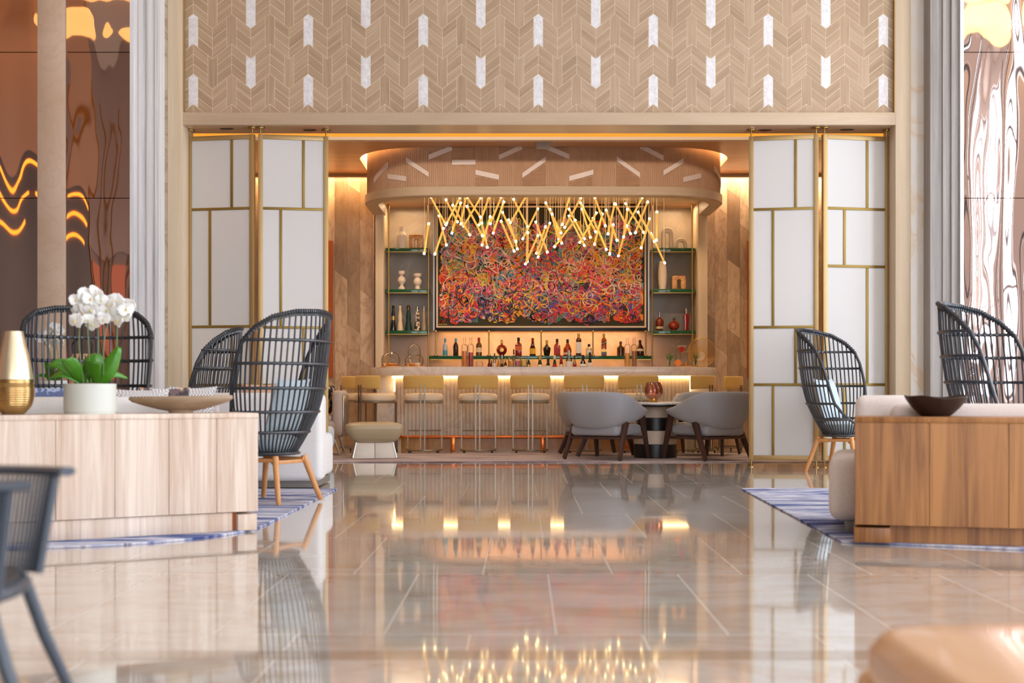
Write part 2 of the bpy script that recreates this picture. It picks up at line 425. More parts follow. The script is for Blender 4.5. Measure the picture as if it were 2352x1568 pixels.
# herringbone field over the opening
grout = plain('pale joint', (234,220,194), .6)
struct(MB().box(xl, xr, Dw+.06, Dw+.3, zl, HZ).build('wall_front', grout))
def chevrons():
    pxm = Dw/F
    hw = 44.2*pxm; band = 69.4*pxm; amp = 34.7*pxm; pw = 10.85*pxm; g = .9*pxm*.72
    mb = MB(); rnd = random.Random(4)
    x00 = gx(441, Dw); z00 = gz(28, Dw)       # a peak of the zigzag lines
    y0, y1 = Dw+.0575, Dw+.07
    def tile(poly, mi, ax):
        # clip to field, shrink for the joint, one raised tile
        def clip(P, f):
            out = []
            for i in range(len(P)):
                a, b = P[i], P[(i+1) % len(P)]; fa, fb = f(a), f(b)
                if fa >= 0: out.append(a)
                if fa*fb < 0:
                    t = fa/(fa-fb); out.append((a[0]+(b[0]-a[0])*t, a[1]+(b[1]-a[1])*t))
            return out
        for f in (lambda p: p[0]-xl, lambda p: xr-p[0], lambda p: p[1]-zl, lambda p: HZ-p[1]):
            poly = clip(poly, f)
            if len(poly) < 3: return
        # inset by g along inward edge normals
        ar = sum(poly[i][0]*poly[(i+1) % len(poly)][1]-poly[(i+1) % len(poly)][0]*poly[i][1] for i in range(len(poly)))
        if abs(ar) < 1e-4: return
        if ar < 0: poly = poly[::-1]
        k = len(poly); q = []
        for i in range(k):
            a, b, c = Vector(poly[i-1]), Vector(poly[i]), Vector(poly[(i+1) % k])
            d1 = (b-a); d2 = (c-b)
            if d1.length < 1e-6 or d2.length < 1e-6: return
            d1.normalize(); d2.normalize()
            n1 = Vector((-d1.y, d1.x)); n2 = Vector((-d2.y, d2.x))
            s = n1+n2
            q.append(b + s*(g/max(.35, 1+n1.dot(n2))))
        ou, ov = rnd.uniform(0, 900), rnd.uniform(0, 900)
        u = Vector(ax).normalized(); vv = Vector((-u.y, u.x))
        uv = [(p.dot(u)+ou, p.dot(vv)+ov) for p in q]
        vs = [(p.x, y0, p.y) for p in q] + [(p.x, y1, p.y) for p in q]
        fs = [tuple(range(k))] + [(i, (i+1) % k, k+(i+1) % k, k+i) for i in range(k)]
        uvs = [uv] + [[uv[i], uv[(i+1) % k], uv[(i+1) % k], uv[i]] for i in range(k)]
        mb.add(vs, fs, mi, uvs)
    nb = int((HZ-z00)/band)+3
    def zig(x, k):   # k-th zigzag line, peaks at x00 + 2 hw i
        t = ((x-x00)/(2*hw)) % 1.0
        return z00 - band*k - amp*(1-abs(2*t-1)) if True else 0
    for k in range(-nb, 5):
        onpeak = (k % 2 == 0)
        for i in range(-2, 42):
            xc = x00 + i*hw
            even = (i % 2 == 0)
            # half-cell between column lines i and i+1
            xa, xb = xc, xc+hw
            plank_a = (even == onpeak); plank_b = not plank_a
            la = xa + (pw if plank_a else 0); lb = xb - (pw if plank_b else 0)
            for r in range(3):
                o0, o1 = -band*r/3, -band*(r+1)/3
                tile([(la, zig(la, k)+o0), (lb, zig(lb, k)+o0), (lb, zig(lb, k)+o1), (la, zig(la, k)+o1)], 0, (hw, -amp if even else amp))
            if plank_a:
                m = (i//2) if onpeak else ((i-1)//2)
                white = (m % 3 == 0) if onpeak else (m % 3 == 1)
                tile([(xa-pw, zig(xa-pw, k)), (xa, zig(xa, k)), (xa+pw, zig(xa+pw, k)), (xa+pw, zig(xa+pw, k+1)), (xa, zig(xa, k+1)), (xa-pw, zig(xa-pw, k+1))], 1 if white else 0, (0, 1))
    return mb
struct(chevrons().build('wall_front_chevron_tile', [chev_wood(), pearl_tile()], smooth=False, fixn=False))
# slim bright edge beside the field
struct(MB().box(xl, xl+.012, Dw+.0, Dw+.06, zl, HZ).build('trim_5', brass_paint))
struct(MB().box(xr-.012, xr, Dw+.0, Dw+.06, zl, HZ).build('trim_6', brass_paint))
# stone and mirror cladding beside the portal
struct(MB().box(gx(362, Dw), jl, Dw+.01, YB, 0, HZ).build('wall_front_marble_panel', beige_marble))
struct(MB().box(jr, gx(2142, Dw), Dw+.01, YB, 0, HZ).build('wall_front_onyx_panel', onyx))
Dc = 14.12
def ribbed(x0, x1, y0, y1, steps):
    mb = MB(); n = len(steps)
    for i, d in enumerate(steps):
        a = x0+(x1-x0)*i/n; b = x0+(x1-x0)*(i+1)/n
        mb.box(a, b, y0+d, y1, 0, HZ)
    return mb
struct(ribbed(gx(298, Dc), gx(365, Dc), Dc, Dw+.4, [0,.02,.012,.03,.006,.026,.0]).build('column_left', stone_white))
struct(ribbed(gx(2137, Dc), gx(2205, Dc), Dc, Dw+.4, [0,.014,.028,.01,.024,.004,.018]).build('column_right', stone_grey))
struct(MB().box(gx(2205, Dc), gx(2213, Dc), Dc-.01, Dw+.4, 0, HZ).build('trim_7', plain('white edge strip', (240,240,238), .4)))
mirror = copper_mirror(); bright_mirror = copper_mirror('brightened copper mirror', (228,200,188), 1.25)  # same copper on both sides; second tint lightened to paint in a brighter reflection
Dm = 14.24
def mirror_wall(x0, x1, name):
    zz = [0, gz(455, Dm), gz(120, Dm), HZ]
    for i in range(3):
        o = MB().box(x0, x1, Dm, Dm+.2, zz[i]+.004, zz[i+1]-.004).build(name, mirror if x0 < 0 else bright_mirror)
        struct(o)
mirror_wall(HX0, gx(88, Dm), 'wall_left_mirror_panel')
mirror_wall(gx(150, Dm), gx(299, Dm), 'wall_left_mirror_panel')
mirror_wall(gx(2212, Dm), HX1, 'wall_right_mirror_panel')
struct(MB().box(gx(87, Dm), gx(151, Dm), Dm-.02, Dm+.2, 0, HZ).build('pillar_left', limestone, bevel=.004))
struct(MB().box(HX0, gx(362, Dw), YB-.2, YB, 0, HZ).build('wall_front_left_backing', white_plaster))
struct(MB().box(gx(2142, Dw), HX1, YB-.2, YB, 0, HZ).build('wall_front_right_backing', white_plaster))

# ------------------------------------------------------------------ bar room shell
BX0, BX1, BY = -6.2, 7.0, 19.6
ZC = 4.11
struct(MB().box(BX0-.2, BX0, YB, 20.4, 0, 4.6).build('wall_bar_left', plank_stone))
struct(MB().box(BX1, BX1+.2, YB, 20.4, 0, 4.6).build('wall_bar_right', plank_stone))
nx0, nx1 = gx(884, 19.6), gx(1599, 19.6)
struct(MB().box(BX0, nx0-.16, BY, 20.4, 0, 4.05).build('wall_bar_back', plank_stone))
struct(MB().box(nx1+.16, BX1, BY, 20.4, 0, 4.05).build('wall_bar_back', plank_stone))
struct(MB().box(nx0-.16, nx1+.16, 19.6, 20.4, 3.66, 4.6).build('wall_bar_back_header', ceil_oak))
struct(MB().box(BX0, BX1, BY+.3, 20.4, 4.05, 4.6).build('wall_bar_back_upper', ceil_oak))
# wooden reveals of the back-bar niche
struct(MB().box(gx(862, 19.4), nx0, 19.4, 20.3, 0, 3.66).build('trim_8', oak_frame, bevel=.004))
struct(MB().box(nx1, gx(1625, 19.4), 19.4, 20.3, 0, 3.66).build('trim_9', oak_frame, bevel=.004))
grey_marble = marble('warm grey marble', (184,168,150), (214,202,186), .55, .25, .35, (164,148,130), (1,1,-.7))
struct(MB().box(nx0, nx1, 20.12, 20.3, 0, 3.66).build('wall_bar_niche', grey_marble))
# lowered ceiling with a lit slot behind the portal, and a hole for the canopy
DX, DHALF = .445, 2.49
def rrect(cx, hx, yf, yb, r, n=14, bow=0.0, nf=40):
    # plan outline: front edge at yf with rounded corners (counter-clockwise from back left going to the front)
    P = [(cx-hx, yb)]
    for i in range(n+1):
        a = PI + (PI/2)*i/n
        P.append((cx-hx+r + r*math.cos(a), yf+r + r*math.sin(a)))
    for i in range(1, nf):
        t = i/nf; x = cx-hx+r + (2*hx-2*r)*t
        P.append((x, yf - bow*math.sin(PI*t)))
    for i in range(n+1):
        a = -PI/2 + (PI/2)*i/n
        P.append((cx+hx-r + r*math.cos(a), yf+r + r*math.sin(a)))
    P.append((cx+hx, yb))
    return P
YD = 17.55
hole = rrect(DX, DHALF+.1, YD-.05, 19.75, .98, bow=.03)
def holed_ceiling():
    # ceiling slab between the bulkhead and the back wall, cut out around the canopy
    mb = MB(); y0, y1 = 16.9, 19.62
    P = hole
    mb.add([(BX0,y0,ZC),(P[0][0],y0,ZC),(P[0][0],y1,ZC),(BX0,y1,ZC)], [(0,1,2,3)])
    mb.add([(P[-1][0],y0,ZC),(BX1,y0,ZC),(BX1,y1,ZC),(P[-1][0],y1,ZC)], [(0,1,2,3)])
    for a, b in zip(P, P[1:]):
        if abs(a[0]-b[0]) < 1e-6: continue
        mb.add([(a[0],y0,ZC),(b[0],y0,ZC),(b[0],b[1],ZC),(a[0],a[1],ZC)], [(0,1,2,3)])
    return mb
struct(holed_ceiling().build('ceiling_bar', ceil_oak, smooth=False))
# inner wall of the cove, white, with a glowing strip on it
cw = MB()
for a, b in zip(hole, hole[1:]): cw.add([(a[0],a[1],ZC),(b[0],b[1],ZC),(b[0],b[1],ZC+.3),(a[0],a[1],ZC+.3)], [(0,1,2,3)])
struct(cw.build('trim_10', white_plaster))
amber_led = emis('amber light strip', (255,150,48), 14.0)
warm_led = emis('warm light strip', (255,204,140), 30.0)
cs = MB().tube([(p[0]*1.0, p[1]+.03, ZC+.16) for p in rrect(DX, DHALF+.04, YD, 19.72, .94, bow=.03)], .018, 6)
struct(cs.build('trim_11', warm_led))
struct(MB().box(BX0, BX1, YB, 20.4, 4.6, 4.7).build('ceiling_bar_slab', white_plaster))
# bulkhead: lit slot between the portal soffit and the lower ceiling
zt = gz(318, 16.9)
struct(MB().box(BX0, BX1, 16.88, 17.0, ZC-.02, ZC+.02).build('trim_12', plain('pale trim edge', (226,206,184), .5)))
struct(MB().box(BX0, BX1, 16.92, 17.0, ZC+.02, 4.6).build('wall_bar_cove', plain('cove face', (232,196,150), .8)))
struct(MB().box(BX0, BX1, 16.9, 16.92, ZC+.022, ZC+.16).build('trim_13', emis('amber cove glow', (255,158,52), 1.15)))  # glow put into this band, standing for amber light on the cove face
# bronze panels let into the stone
bronze = plain('burnt bronze panel', (176,88,32), .4, .3)
struct(MB().box(gx(690,19.59), gx(765,19.59), 19.57, 19.6, gz(866,19.59), gz(553,19.59)).build('trim_14', bronze))
struct(MB().box(gx(1716,19.59), gx(1790,19.59), 19.57, 19.6, gz(866,19.59), gz(553,19.59)).build('trim_15', bronze))

# the dark side of the hall, which the copper mirrors pick up: panels and glowing strips added for their reflections
tanw = plain('tan upper panel', (168,128,96), .6)
struct(MB().box(HX0, HX0+.03, 6.2, 10.8, 4.15, HZ).build('wall_left_upper_panel', tanw))
struct(MB().box(HX0, HX0+.03, 2.0, 6.2, 3.4, HZ).build('wall_left_grey_panel', plain('grey brown panel', (120,100,92), .4)))
blackish = plain('deep brown panel', (34,16,10), .5)
struct(MB().box(HX0, HX0+.03, 6.2, 10.8, 0, 4.15).build('wall_left_dark_panel', blackish))
amb2 = emis('amber mirror glow', (255,150,50), 6.0)
n_ = 16
for z, a, b in ((3.95,6.6,10.6),(3.6,7.0,10.2),(3.25,7.4,9.6)):
    struct(MB().box(HX0+.03, HX0+.07, a, b, z, z+.05).build('trim_%d' % n_, amb2)); n_ += 1
struct(MB().box(HX0+.0, HX0+.035, 4.6, 5.8, .9, 3.2).build('wall_left_orange_panel', plain('burnt orange panel', (196,92,28), .5, ecol=lin((255,120,30)), emit=0.0)))
for y in (3.4, 4.4, 6.15):
    struct(MB().box(HX0+.03, HX0+.08, y, y+.05, 0, 6.0).build('trim_%d' % n_, brass_bright)); n_ += 1
# ------------------------------------------------------------------ light
def area(name, loc, rot, sx, sy, power, c):
    l = bpy.data.lights.new(name, 'AREA'); l.shape = 'RECTANGLE'; l.size = sx; l.size_y = sy; l.energy = power; l.color = lin(c)[:3]
    o = bpy.data.objects.new(name, l); COL.objects.link(o); o.location = loc; o.rotation_euler = rot; return o
def spot(name, loc, power, c, angle=80, blend=.6, rot=(0,0,0), r=.06):
    l = bpy.data.lights.new(name, 'SPOT'); l.energy = power; l.color = lin(c)[:3]; l.spot_size = R(angle); l.spot_blend = blend; l.shadow_soft_size = r
    o = bpy.data.objects.new(name, l); COL.objects.link(o); o.location = loc; o.rotation_euler = rot; return o
WARM = (255,216,168); AMBER = (255,168,84)
# linear washers at the head of the stone walls
area('wall_washer_lamp', (-3.9, 19.42, ZC-.06), (R(14),0,0), 3.6, .05, 48, (255,206,150))
area('wall_washer_lamp', (4.6, 19.42, ZC-.06), (R(14),0,0), 3.4, .05, 46, (255,222,186))
# recessed downlights of the bar
for x, y in ((-4.4,16.6),(-2.9,17.2),(3.9,17.2),(5.3,16.6)):
    spot('ceiling_downlight_lamp', (x, y+.6, ZC-.03), 70, (255,222,184), 95)
for x in (-1.5, -.2, 1.1, 2.4): spot('canopy_downlight_lamp', (x, 18.75, 3.6), 40, WARM, 110)
# unseen flood added behind the portal soffit to brighten the bar
area('bar_fill_light', (.4, 15.3, 4.5), (R(40),0,0), 7.0, .12, 60, (255,232,206))
w = bpy.data.worlds.new('hall air'); S.world = w; w.use_nodes = True
w.node_tree.nodes['Background'].inputs[0].default_value = (.9,.93,1,1); w.node_tree.nodes['Background'].inputs[1].default_value = .3

# ------------------------------------------------------------------ camera
cam = bpy.data.cameras.new('camera'); co = bpy.data.objects.new('camera', cam); COL.objects.link(co)
co.location = (0, 0, EYE); co.rotation_euler = (R(90), 0, 0)
cam.sensor_width = 36; cam.lens = F/2352*36; cam.shift_y = (HY-784)/2352
cam.dof.use_dof = True; cam.dof.focus_distance = 16.8; cam.dof.aperture_fstop = 2.5
cam.clip_start = .05; cam.clip_end = 200
S.camera = co
vs = S.view_settings; vs.view_transform = 'Standard'; vs.look = 'None'; vs.gamma = 1.0; vs.exposure = 0.0; vs.use_curve_mapping = False
S.cycles.max_bounces = 10; S.cycles.adaptive_threshold = .02; S.cycles.diffuse_bounces = 4; S.cycles.glossy_bounces = 5; S.cycles.transmission_bounces = 8; S.cycles.transparent_max_bounces = 12
S.cycles.caustics_reflective = False; S.cycles.caustics_refractive = False; S.cycles.sample_clamp_indirect = 6.0
S.cycles.use_denoising = True
# ------------------------------------------------------------------ canopy over the bar
reeded = wood('reeded oak', (204,166,134), (184,146,114), (6,6,1.5), rough=.55)
canopy = thing('bar_canopy', 'broad curved oak canopy with reeded face and white inlaid bars over the bar counter', 'canopy', (DX, 18.6, 0))
canopy['kind'] = 'thing'
cy0 = canopy.location
plan = rrect(DX, DHALF, YD, 19.5, .95, n=40, bow=.03, nf=120)
def resample(P, step):
    L = [0]
    for a, b in zip(P, P[1:]): L.append(L[-1] + math.hypot(b[0]-a[0], b[1]-a[1]))
    n = int(L[-1]/step); out = []; j = 0
    for i in range(n+1):
        d = L[-1]*i/n
        while j < len(L)-2 and L[j+1] < d: j += 1
        t = (d-L[j])/max(1e-9, L[j+1]-L[j])
        out.append((P[j][0]+(P[j+1][0]-P[j][0])*t, P[j][1]+(P[j+1][1]-P[j][1])*t))
    return out, L[-1]
def offs(P, d):
    # move a plan outline outwards (d > 0) along its normals
    out = []
    for i in range(len(P)):
        a = P[max(0, i-1)]; b = P[min(len(P)-1, i+1)]
        tx, ty = b[0]-a[0], b[1]-a[1]; l = math.hypot(tx, ty) or 1
        out.append((P[i][0] + ty/l*d, P[i][1] - tx/l*d))
    return out
z_rim0, z_rim1, z_top = gz(450, YD), gz(428, YD), ZC+.22
def strip(P0, P1, z0, z1, mb, mi=0):
    for i in range(len(P0)-1):
        a, b, c, d = P0[i], P0[i+1], P1[i+1], P1[i]
        mb.add([(a[0],a[1],z0),(b[0],b[1],z0),(c[0],c[1],z1),(d[0],d[1],z1)], [(0,1,2,3)], mi)
# reeded face: panels of upright or lying reeds, as real grooves
fine, tot = resample(plan, .0085)
def arc_s(px):   # arc length of the front point seen at this column
    best = min(range(len(fine)), key=lambda i: abs(fine[i][0]-gx(px, fine[i][1])) + (10 if fine[i][1] > 18.7 else 0))
    return best
bounds_px = [845, 860, 891, 933, 985, 1038, 1092, 1146, 1200, 1254, 1308, 1363, 1417, 1471, 1524, 1569, 1609, 1640, 1652]
bidx = [arc_s(p) for p in bounds_px]
fo = []
for i, p in enumerate(fine):
    fo.append(.003 if i % 3 == 1 else -.003)
outl = offs(fine, 0)
nrm = offs(fine, 1)
pts = [(p[0]+(q[0]-p[0])*d, p[1]+(q[1]-p[1])*d) for p, q, d in zip(outl, nrm, fo)]
face = MB(); strip(pts, pts, z_rim1, z_top, face)
def loc(mb, root): return mb.xf(Matrix.Translation(-Vector(root.location)))
loc(face, canopy).build('reeded_face', reeded, canopy, smooth=False)
# corner patches of lying reeds: shallow stacks of battens in the panels
def facept(i, d):
    p, q = outl[i], nrm[i]
    return (p[0]+(q[0]-p[0])*d, p[1]+(q[1]-p[1])*d)
zf = lambda py: gz(py, YD)
slant = {  # panel -> (y at its start, y at its end), the white bar's centre line
 1:(402,372), 2:(399,409), 3:(365,401), 4:(361,340), 5:(373,373), 6:(396,408), 7:(362,338), 8:(404,366), 9:(338,361), 10:(411,396), 12:(365,403), 13:(336,363), 14:(397,367), 15:(411,398), 17:(374,405)}
inlay = plain('white inlay', (236,222,212), .45)
lying = {5:'top', 6:'below', 7:'top', 8:'below', 9:'top', 10:'below', 12:'below'}
for k, (ya, yb) in slant.items():
    i0, i1 = bidx[k], bidx[k+1]
    if i1 - i0 < 3: continue
    m = MB(); n = i1-i0; hh = .033
    for i in range(i0, i1):
        za = zf(ya+(yb-ya)*(i-i0)/n); zb = zf(ya+(yb-ya)*(i+1-i0)/n)
        a0 = facept(i, .012); b0 = facept(i+1, .012); a1 = facept(i, -.004); b1 = facept(i+1, -.004)
        m.add([(a0[0],a0[1],za-hh),(b0[0],b0[1],zb-hh),(b0[0],b0[1],zb+hh),(a0[0],a0[1],za+hh),(a1[0],a1[1],za-hh),(b1[0],b1[1],zb-hh),(b1[0],b1[1],zb+hh),(a1[0],a1[1],za+hh)],
              [(0,1,2,3),(3,2,6,7),(1,0,4,5)] + ([(0,3,7,4)] if i == i0 else []) + ([(2,1,5,6)] if i == i1-1 else []))
    loc(m, canopy).build('inlaid_bar', inlay, canopy, smooth=False)
    if k in lying:
        mm = MB(); z = z_rim1+.01
        while z < z_top:
            seg = [i for i in range(i0, i1, 2) if (z > zf(ya+(yb-ya)*(i-i0)/n)+.045) == (lying[k] == 'top') and abs(z-zf(ya+(yb-ya)*(i-i0)/n)) > .045]
            run = []
            def flush(run):
                if len(run) > 2: mm.tube([(*facept(i, .001), z) for i in run], .0085, 4)
            for i in seg:
                if run and i-run[-1] > 2: flush(run); run = []
                run.append(i)
            flush(run)
            z += .021
        if mm.v: loc(mm, canopy).build('lying_reeds', reeded, canopy)
# smooth rim band with a rounded lip, and its underside
z_un = 3.655
rim = MB(); ro = offs(plan, .03); ri = offs(plan, -.16)
strip(ro, ro, z_rim0+.012, z_rim1-.006, rim)
strip(offs(plan, .018), ro, z_rim0, z_rim0+.012, rim)
strip(ri, offs(plan, .018), z_rim0, z_rim0, rim)
strip(ro, offs(plan, -.004), z_rim1-.006, z_rim1, rim)
strip(ri, ri, z_rim0, z_un+.02, rim)
loc(rim, canopy).build('rim_band', oak_frame_h, canopy, ang=50, fixn=False)
und = MB(); und.prism([(p[0], p[1]) for p in ri], z_un, z_un+.02)
il = MB(); il.tube([(p[0], p[1], z_rim0+.05) for p in offs(plan, -.19)[6:-6]], .012, 5)
loc(il, canopy).build('rim_light', emis('rim light strip', (255,186,110), 5.0), canopy)
loc(und, canopy).build('underside', plain('warm plaster underside', (222,196,168), .7), canopy, smooth=False)
struct(MB().box(BX0, BX1, 19.62, 20.4, ZC, 4.6).build('wall_bar_top', ceil_oak))

# ------------------------------------------------------------------ bar counter
stone_top = marble('pale veined counter marble', (228,220,210), (178,158,138), 1.1, .22, .4, (216,206,196))
stone_face = marble('fluted marble', (226,214,198), (176,148,116), 1.3, .4, .4, (212,192,170))
bar = thing('bar_counter', 'long marble bar counter with fluted front, glowing edge and copper foot rail', 'counter', (.45, 18.6, 0))
ZT = gz(842, 18.1); ZB = gz(862, 18.1)
bl, brt = gx(850, 18.9), gx(1645, 18.9)
op = rrect((bl+brt)/2, (brt-bl)/2, 18.1, 19.35, .85, n=24, nf=2)
ip = [(brt-.6, 19.35), (brt-.6, 18.72), (bl+.6, 18.72), (bl+.6, 19.35)]
top = MB().prism([(p[0], p[1]) for p in op] + ip, ZB, ZT)
loc(top, bar).build('worktop', stone_top, bar, bevel=.006)
wz = 1.075
ws = MB().box(bl+.62, brt-.62, 18.74, 19.2, wz-.04, wz)
loc(ws, bar).build('work_shelf', plain('steel work shelf', (150,140,130), .4, .6), bar)
fx0, fx1 = gx(908, 18.4), gx(1584, 18.4)
bp = rrect((fx0+fx1)/2, (fx1-fx0)/2, 18.4, 19.0, .14, n=10, nf=60)
bpf, _ = resample(bp, .0078)
flu = [abs(math.sin(PI*i/7))*.018 for i in range(len(bpf))]
q = offs(bpf, 1)
pp = [(p[0]+(n_[0]-p[0])*d, p[1]+(n_[1]-p[1])*d) for p, n_, d in zip(bpf, q, flu)]
fm = MB(); strip(pp, pp, .205, ZB, fm); loc(fm, bar).build('fluted_front', stone_face, bar, ang=60, fixn=False)
body = MB().box(fx0+.03, fx1-.03, 18.45, 19.2, .0, ZB-.01)
loc(body, bar).build('core', stone_face, bar)
ep = MB().box(gx(866,18.6), fx0+.02, 18.6, 19.3, 0.02, ZB); loc(ep, bar).build('end_panel', stone_top, bar, bevel=.004)
ep = MB().box(fx1-.02, gx(1640,18.6), 18.6, 19.3, 0.02, ZB); loc(ep, bar).build('end_panel', stone_top, bar, bevel=.004)
sk = MB(); bq = offs(bp, -.03); strip(bq, bq, 0.0, .205, sk)
loc(sk, bar).build('skirting', wood('golden plinth stone', (206,150,84), (160,104,48), (9,9,2), rough=.25), bar)
led = MB(); lp = offs(bp, .05); led.tube([(p[0], p[1], ZB-.02) for p in lp[2:-2]], .016, 6)
loc(led, bar).build('light_strip', emis('counter light strip', (255,208,136), 10.0), bar)
elm = emis('end light strip', (255,214,150), 5.0)
for xa, xb in ((fx0-.035, fx0-.002), (fx1+.002, fx1+.035)): loc(MB().box(xa, xb, 18.52, 18.56, .84, ZB-.01), bar).build('end_light', elm, bar)
copper = plain('polished copper', (206,112,58), .25, 1.0)
fr = MB(); rp = offs(bp, .16); rp = [p for p in rp if p[1] < 18.75]
fr.tube([(p[0], p[1], gz(1003,18.25)) for p in rp], .022, 10)
loc(fr, bar).build('foot_rail', copper, bar)
for px in (1040, 1247, 1440):
    b = MB().box(gx(px,18.24)-.03, gx(px,18.24)+.03, 18.22, 18.26, 0, gz(1003,18.25)); loc(b, bar).build('rail_post', copper, bar, bevel=.004)

# ------------------------------------------------------------------ back bar shelving
green = NT('green glass'); green.set(color=lin((26,88,56)), rough=.1, coat=.4); green = green.mat
DS = 19.62
def shelf(name, x0, x1, z, label, y1=20.1):
    t = thing(name, label, 'shelf', ((x0+x1)/2, 19.85, z))
    loc(MB().box(x0, x1, DS-.03, y1, z-.05, z), t).build('glass_slab', green, t, bevel=.003)
    loc(MB().box(x0+.02, x1-.02, DS-.034, DS+.0, z-.062, z-.05), t).build('brass_edge', brass, t)
    return t
shL = (gx(886,DS), gx(986,DS)); shR = (gx(1497,DS), gx(1597,DS))
zsh = [gz(570,DS), gz(664,DS), gz(759,DS)]
for (x0, x1), side in ((shL, 'beside the tall white vase, pale urns and tequila shaped bottles'), (shR, 'beside')):
    for k in range(3):
        what = {0:('green glass shelf carrying a bottle shaped white vase and a square onyx arch','green glass shelf carrying two pale rounded arches'),
                1:('green glass shelf carrying two white turned urns','green glass shelf carrying a ribbed white vase and an amber onyx arch'),
                2:('green glass shelf carrying five waisted bottles with ball stoppers','green glass shelf carrying three amber decanters')}[k][0 if x0 < 0 else 1]
        shelf('glass_shelf', x0, x1, zsh[k], what)
zc = gz(817, DS)
shelf('glass_shelf', gx(985,DS), gx(1500,DS), zc, 'long green glass shelf of liquor bottles under the painting')
def post(px, z0, z1, label):
    t = thing('brass_shelf_post', label, 'post', (gx(px,DS-.06), DS-.06, z0), group='brass posts of the back bar')
    MB().tube([(0,0,0.01),(0,0,z1-z0)], .011, 10).build('rod', brass, t)
    MB().lathe([(.03,z1-z0-.015),(.03,z1-z0)], 12).build('flange', brass_bright, t)
    MB().lathe([(.03,0),(.03,.012)], 12).build('flange', brass_bright, t)
ztn = 3.645
for px, lab in ((893,'brass post at the open end of the shelves of white vases'),(984,'brass post between the white vases and the painting'),(1498,'brass post between the painting and the shelves of arches'),(1590,'brass post at the open end of the shelves of arches')):
    post(px, .9, ztn, lab)
zp0 = gz(760, 19.72)
for px, lab in ((1001,'short brass post beside the pale blue labelled bottle'),(1123,'short brass post between the red capped bottle and the round red decanter'),(1243,'short brass post beside the squat black bottle'),(1362,'short brass post beside the square tall whisky bottle'),(1483,'short brass post beside the tilted dark cognac bottle')):
    post(px, zc, zp0, lab)
# work counter under the back bar
bb = MB().box(nx0+.01, nx1-.01, 19.62, 20.1, 0, .95)
o = bb.build('back_counter', grey_marble); tag(o, 'low marble back counter beneath the shelves behind the bar', 'counter')

# ------------------------------------------------------------------ painting
DP = 19.74
pa = thing('framed_painting', 'large abstract painting of tangled coloured lines in a black frame', 'painting', (gx(1243,DP), DP, gz(614,DP)))
X0, X1, Z0, Z1 = gx(999,DP), gx(1487,DP), gz(760,DP), 3.65
def lp_(mb): return mb.xf(Matrix.Translation(-Vector(pa.location)))
fw = .03
fr = MB()
ix0, ix1, iz0, iz1 = gx(1004,DP), gx(1482,DP), gz(751,DP), gz(475,DP)
fr.box(X0, ix0-.01, DP-.06, DP+.3, Z0, Z1).box(ix1+.01, X1, DP-.06, DP+.3, Z0, Z1).box(ix0-.01, ix1+.01, DP-.06, DP+.3, Z0, iz0-.01).box(ix0-.01, ix1+.01, DP-.06, DP+.3, iz1+.01, Z1)
lp_(fr).build('frame', black_paint, pa, bevel=.003)
fi = MB(); e = .014
fi.box(ix0-.01, ix0+e, DP-.045, DP, iz0-.01, iz1+.01).box(ix1-e, ix1+.01, DP-.045, DP, iz0-.01, iz1+.01).box(ix0+e, ix1-e, DP-.045, DP, iz0-.01, iz0+e).box(ix0+e, ix1-e, DP-.045, DP, iz1-e, iz1+.01)
lp_(fi).build('pale_fillet', plain('pale gilt fillet', (236,206,168), .4), pa)
cv = MB().box(ix0, ix1, DP-.02, DP+.02, iz0, iz1)
lp_(cv).build('canvas', plain('olive black ground', (52,46,22), .75), pa)
sgt = plain('silver grey trim', (186,176,166), .35, .6)
for xa, xb in ((X0-.025, X0-.002), (X1+.002, X1+.025)): lp_(MB().box(xa, xb, DP-.05, DP+.3, Z0, 3.65)).build('side_trim', sgt, pa)
rnd = random.Random(21)
cols = [(214,34,30),(236,84,34),(244,140,36),(246,190,40),(228,206,60),(120,150,48),(46,128,78),(44,110,156),(60,150,190),(104,72,140),(206,36,110),(246,120,150),(246,206,176),(150,160,160),(70,20,48),(38,28,40),(200,96,80),(92,96,110)]
def pick(h):
    # h: 0 bottom .. 1 top of the painted field
    if h > .66: w = [3,5,7,6,5,5,6,9,8,2,1,2,3,7,1,6,3,9]
    elif h > .36: w = [7,11,12,8,5,4,3,4,3,2,2,3,4,6,3,5,6,6]
    else: w = [13,11,6,3,2,3,2,3,3,8,5,2,2,5,7,8,7,6]
    return rnd.choices(range(len(cols)), w)[0]
pm = MB()
fx_, fz_ = (gx(1011,DP), gx(1474,DP)), (gz(736,DP), gz(512,DP))
def infield(x, z):
    u = (x-fx_[0])/(fx_[1]-fx_[0]); 
    top = fz_[1] + .07*math.sin(u*23)+.05*math.sin(u*51+1); bot = fz_[0] + .05*math.sin(u*29+2)+.03*math.sin(u*67)
    return fx_[0]+.01 < x < fx_[1]-.01 and bot < z < top
layer = 0
def blob(x, z, r, c):
    global layer
    layer += 1; y = DP-.0205-layer*.000012
    n = 16; ph = [rnd.uniform(0, 6.3) for _ in range(3)]; st = rnd.uniform(.6, 1.7); a0 = rnd.uniform(0, PI)
    P = []
    for i in range(n):
        a = 2*PI*i/n; rr = r*(1+.3*math.sin(2*a+ph[0])+.18*math.sin(3*a+ph[1]))
        px, pz = rr*math.cos(a)*st, rr*math.sin(a)/st
        P.append((x+px*math.cos(a0)-pz*math.sin(a0), y, z+px*math.sin(a0)+pz*math.cos(a0)))
    P = [(min(max(p[0], fx_[0]-.02), fx_[1]+.02), y, min(max(p[2], fz_[0]-.03), fz_[1]+.03)) for p in P]
    pm.add(P, [tuple(range(n))], c)
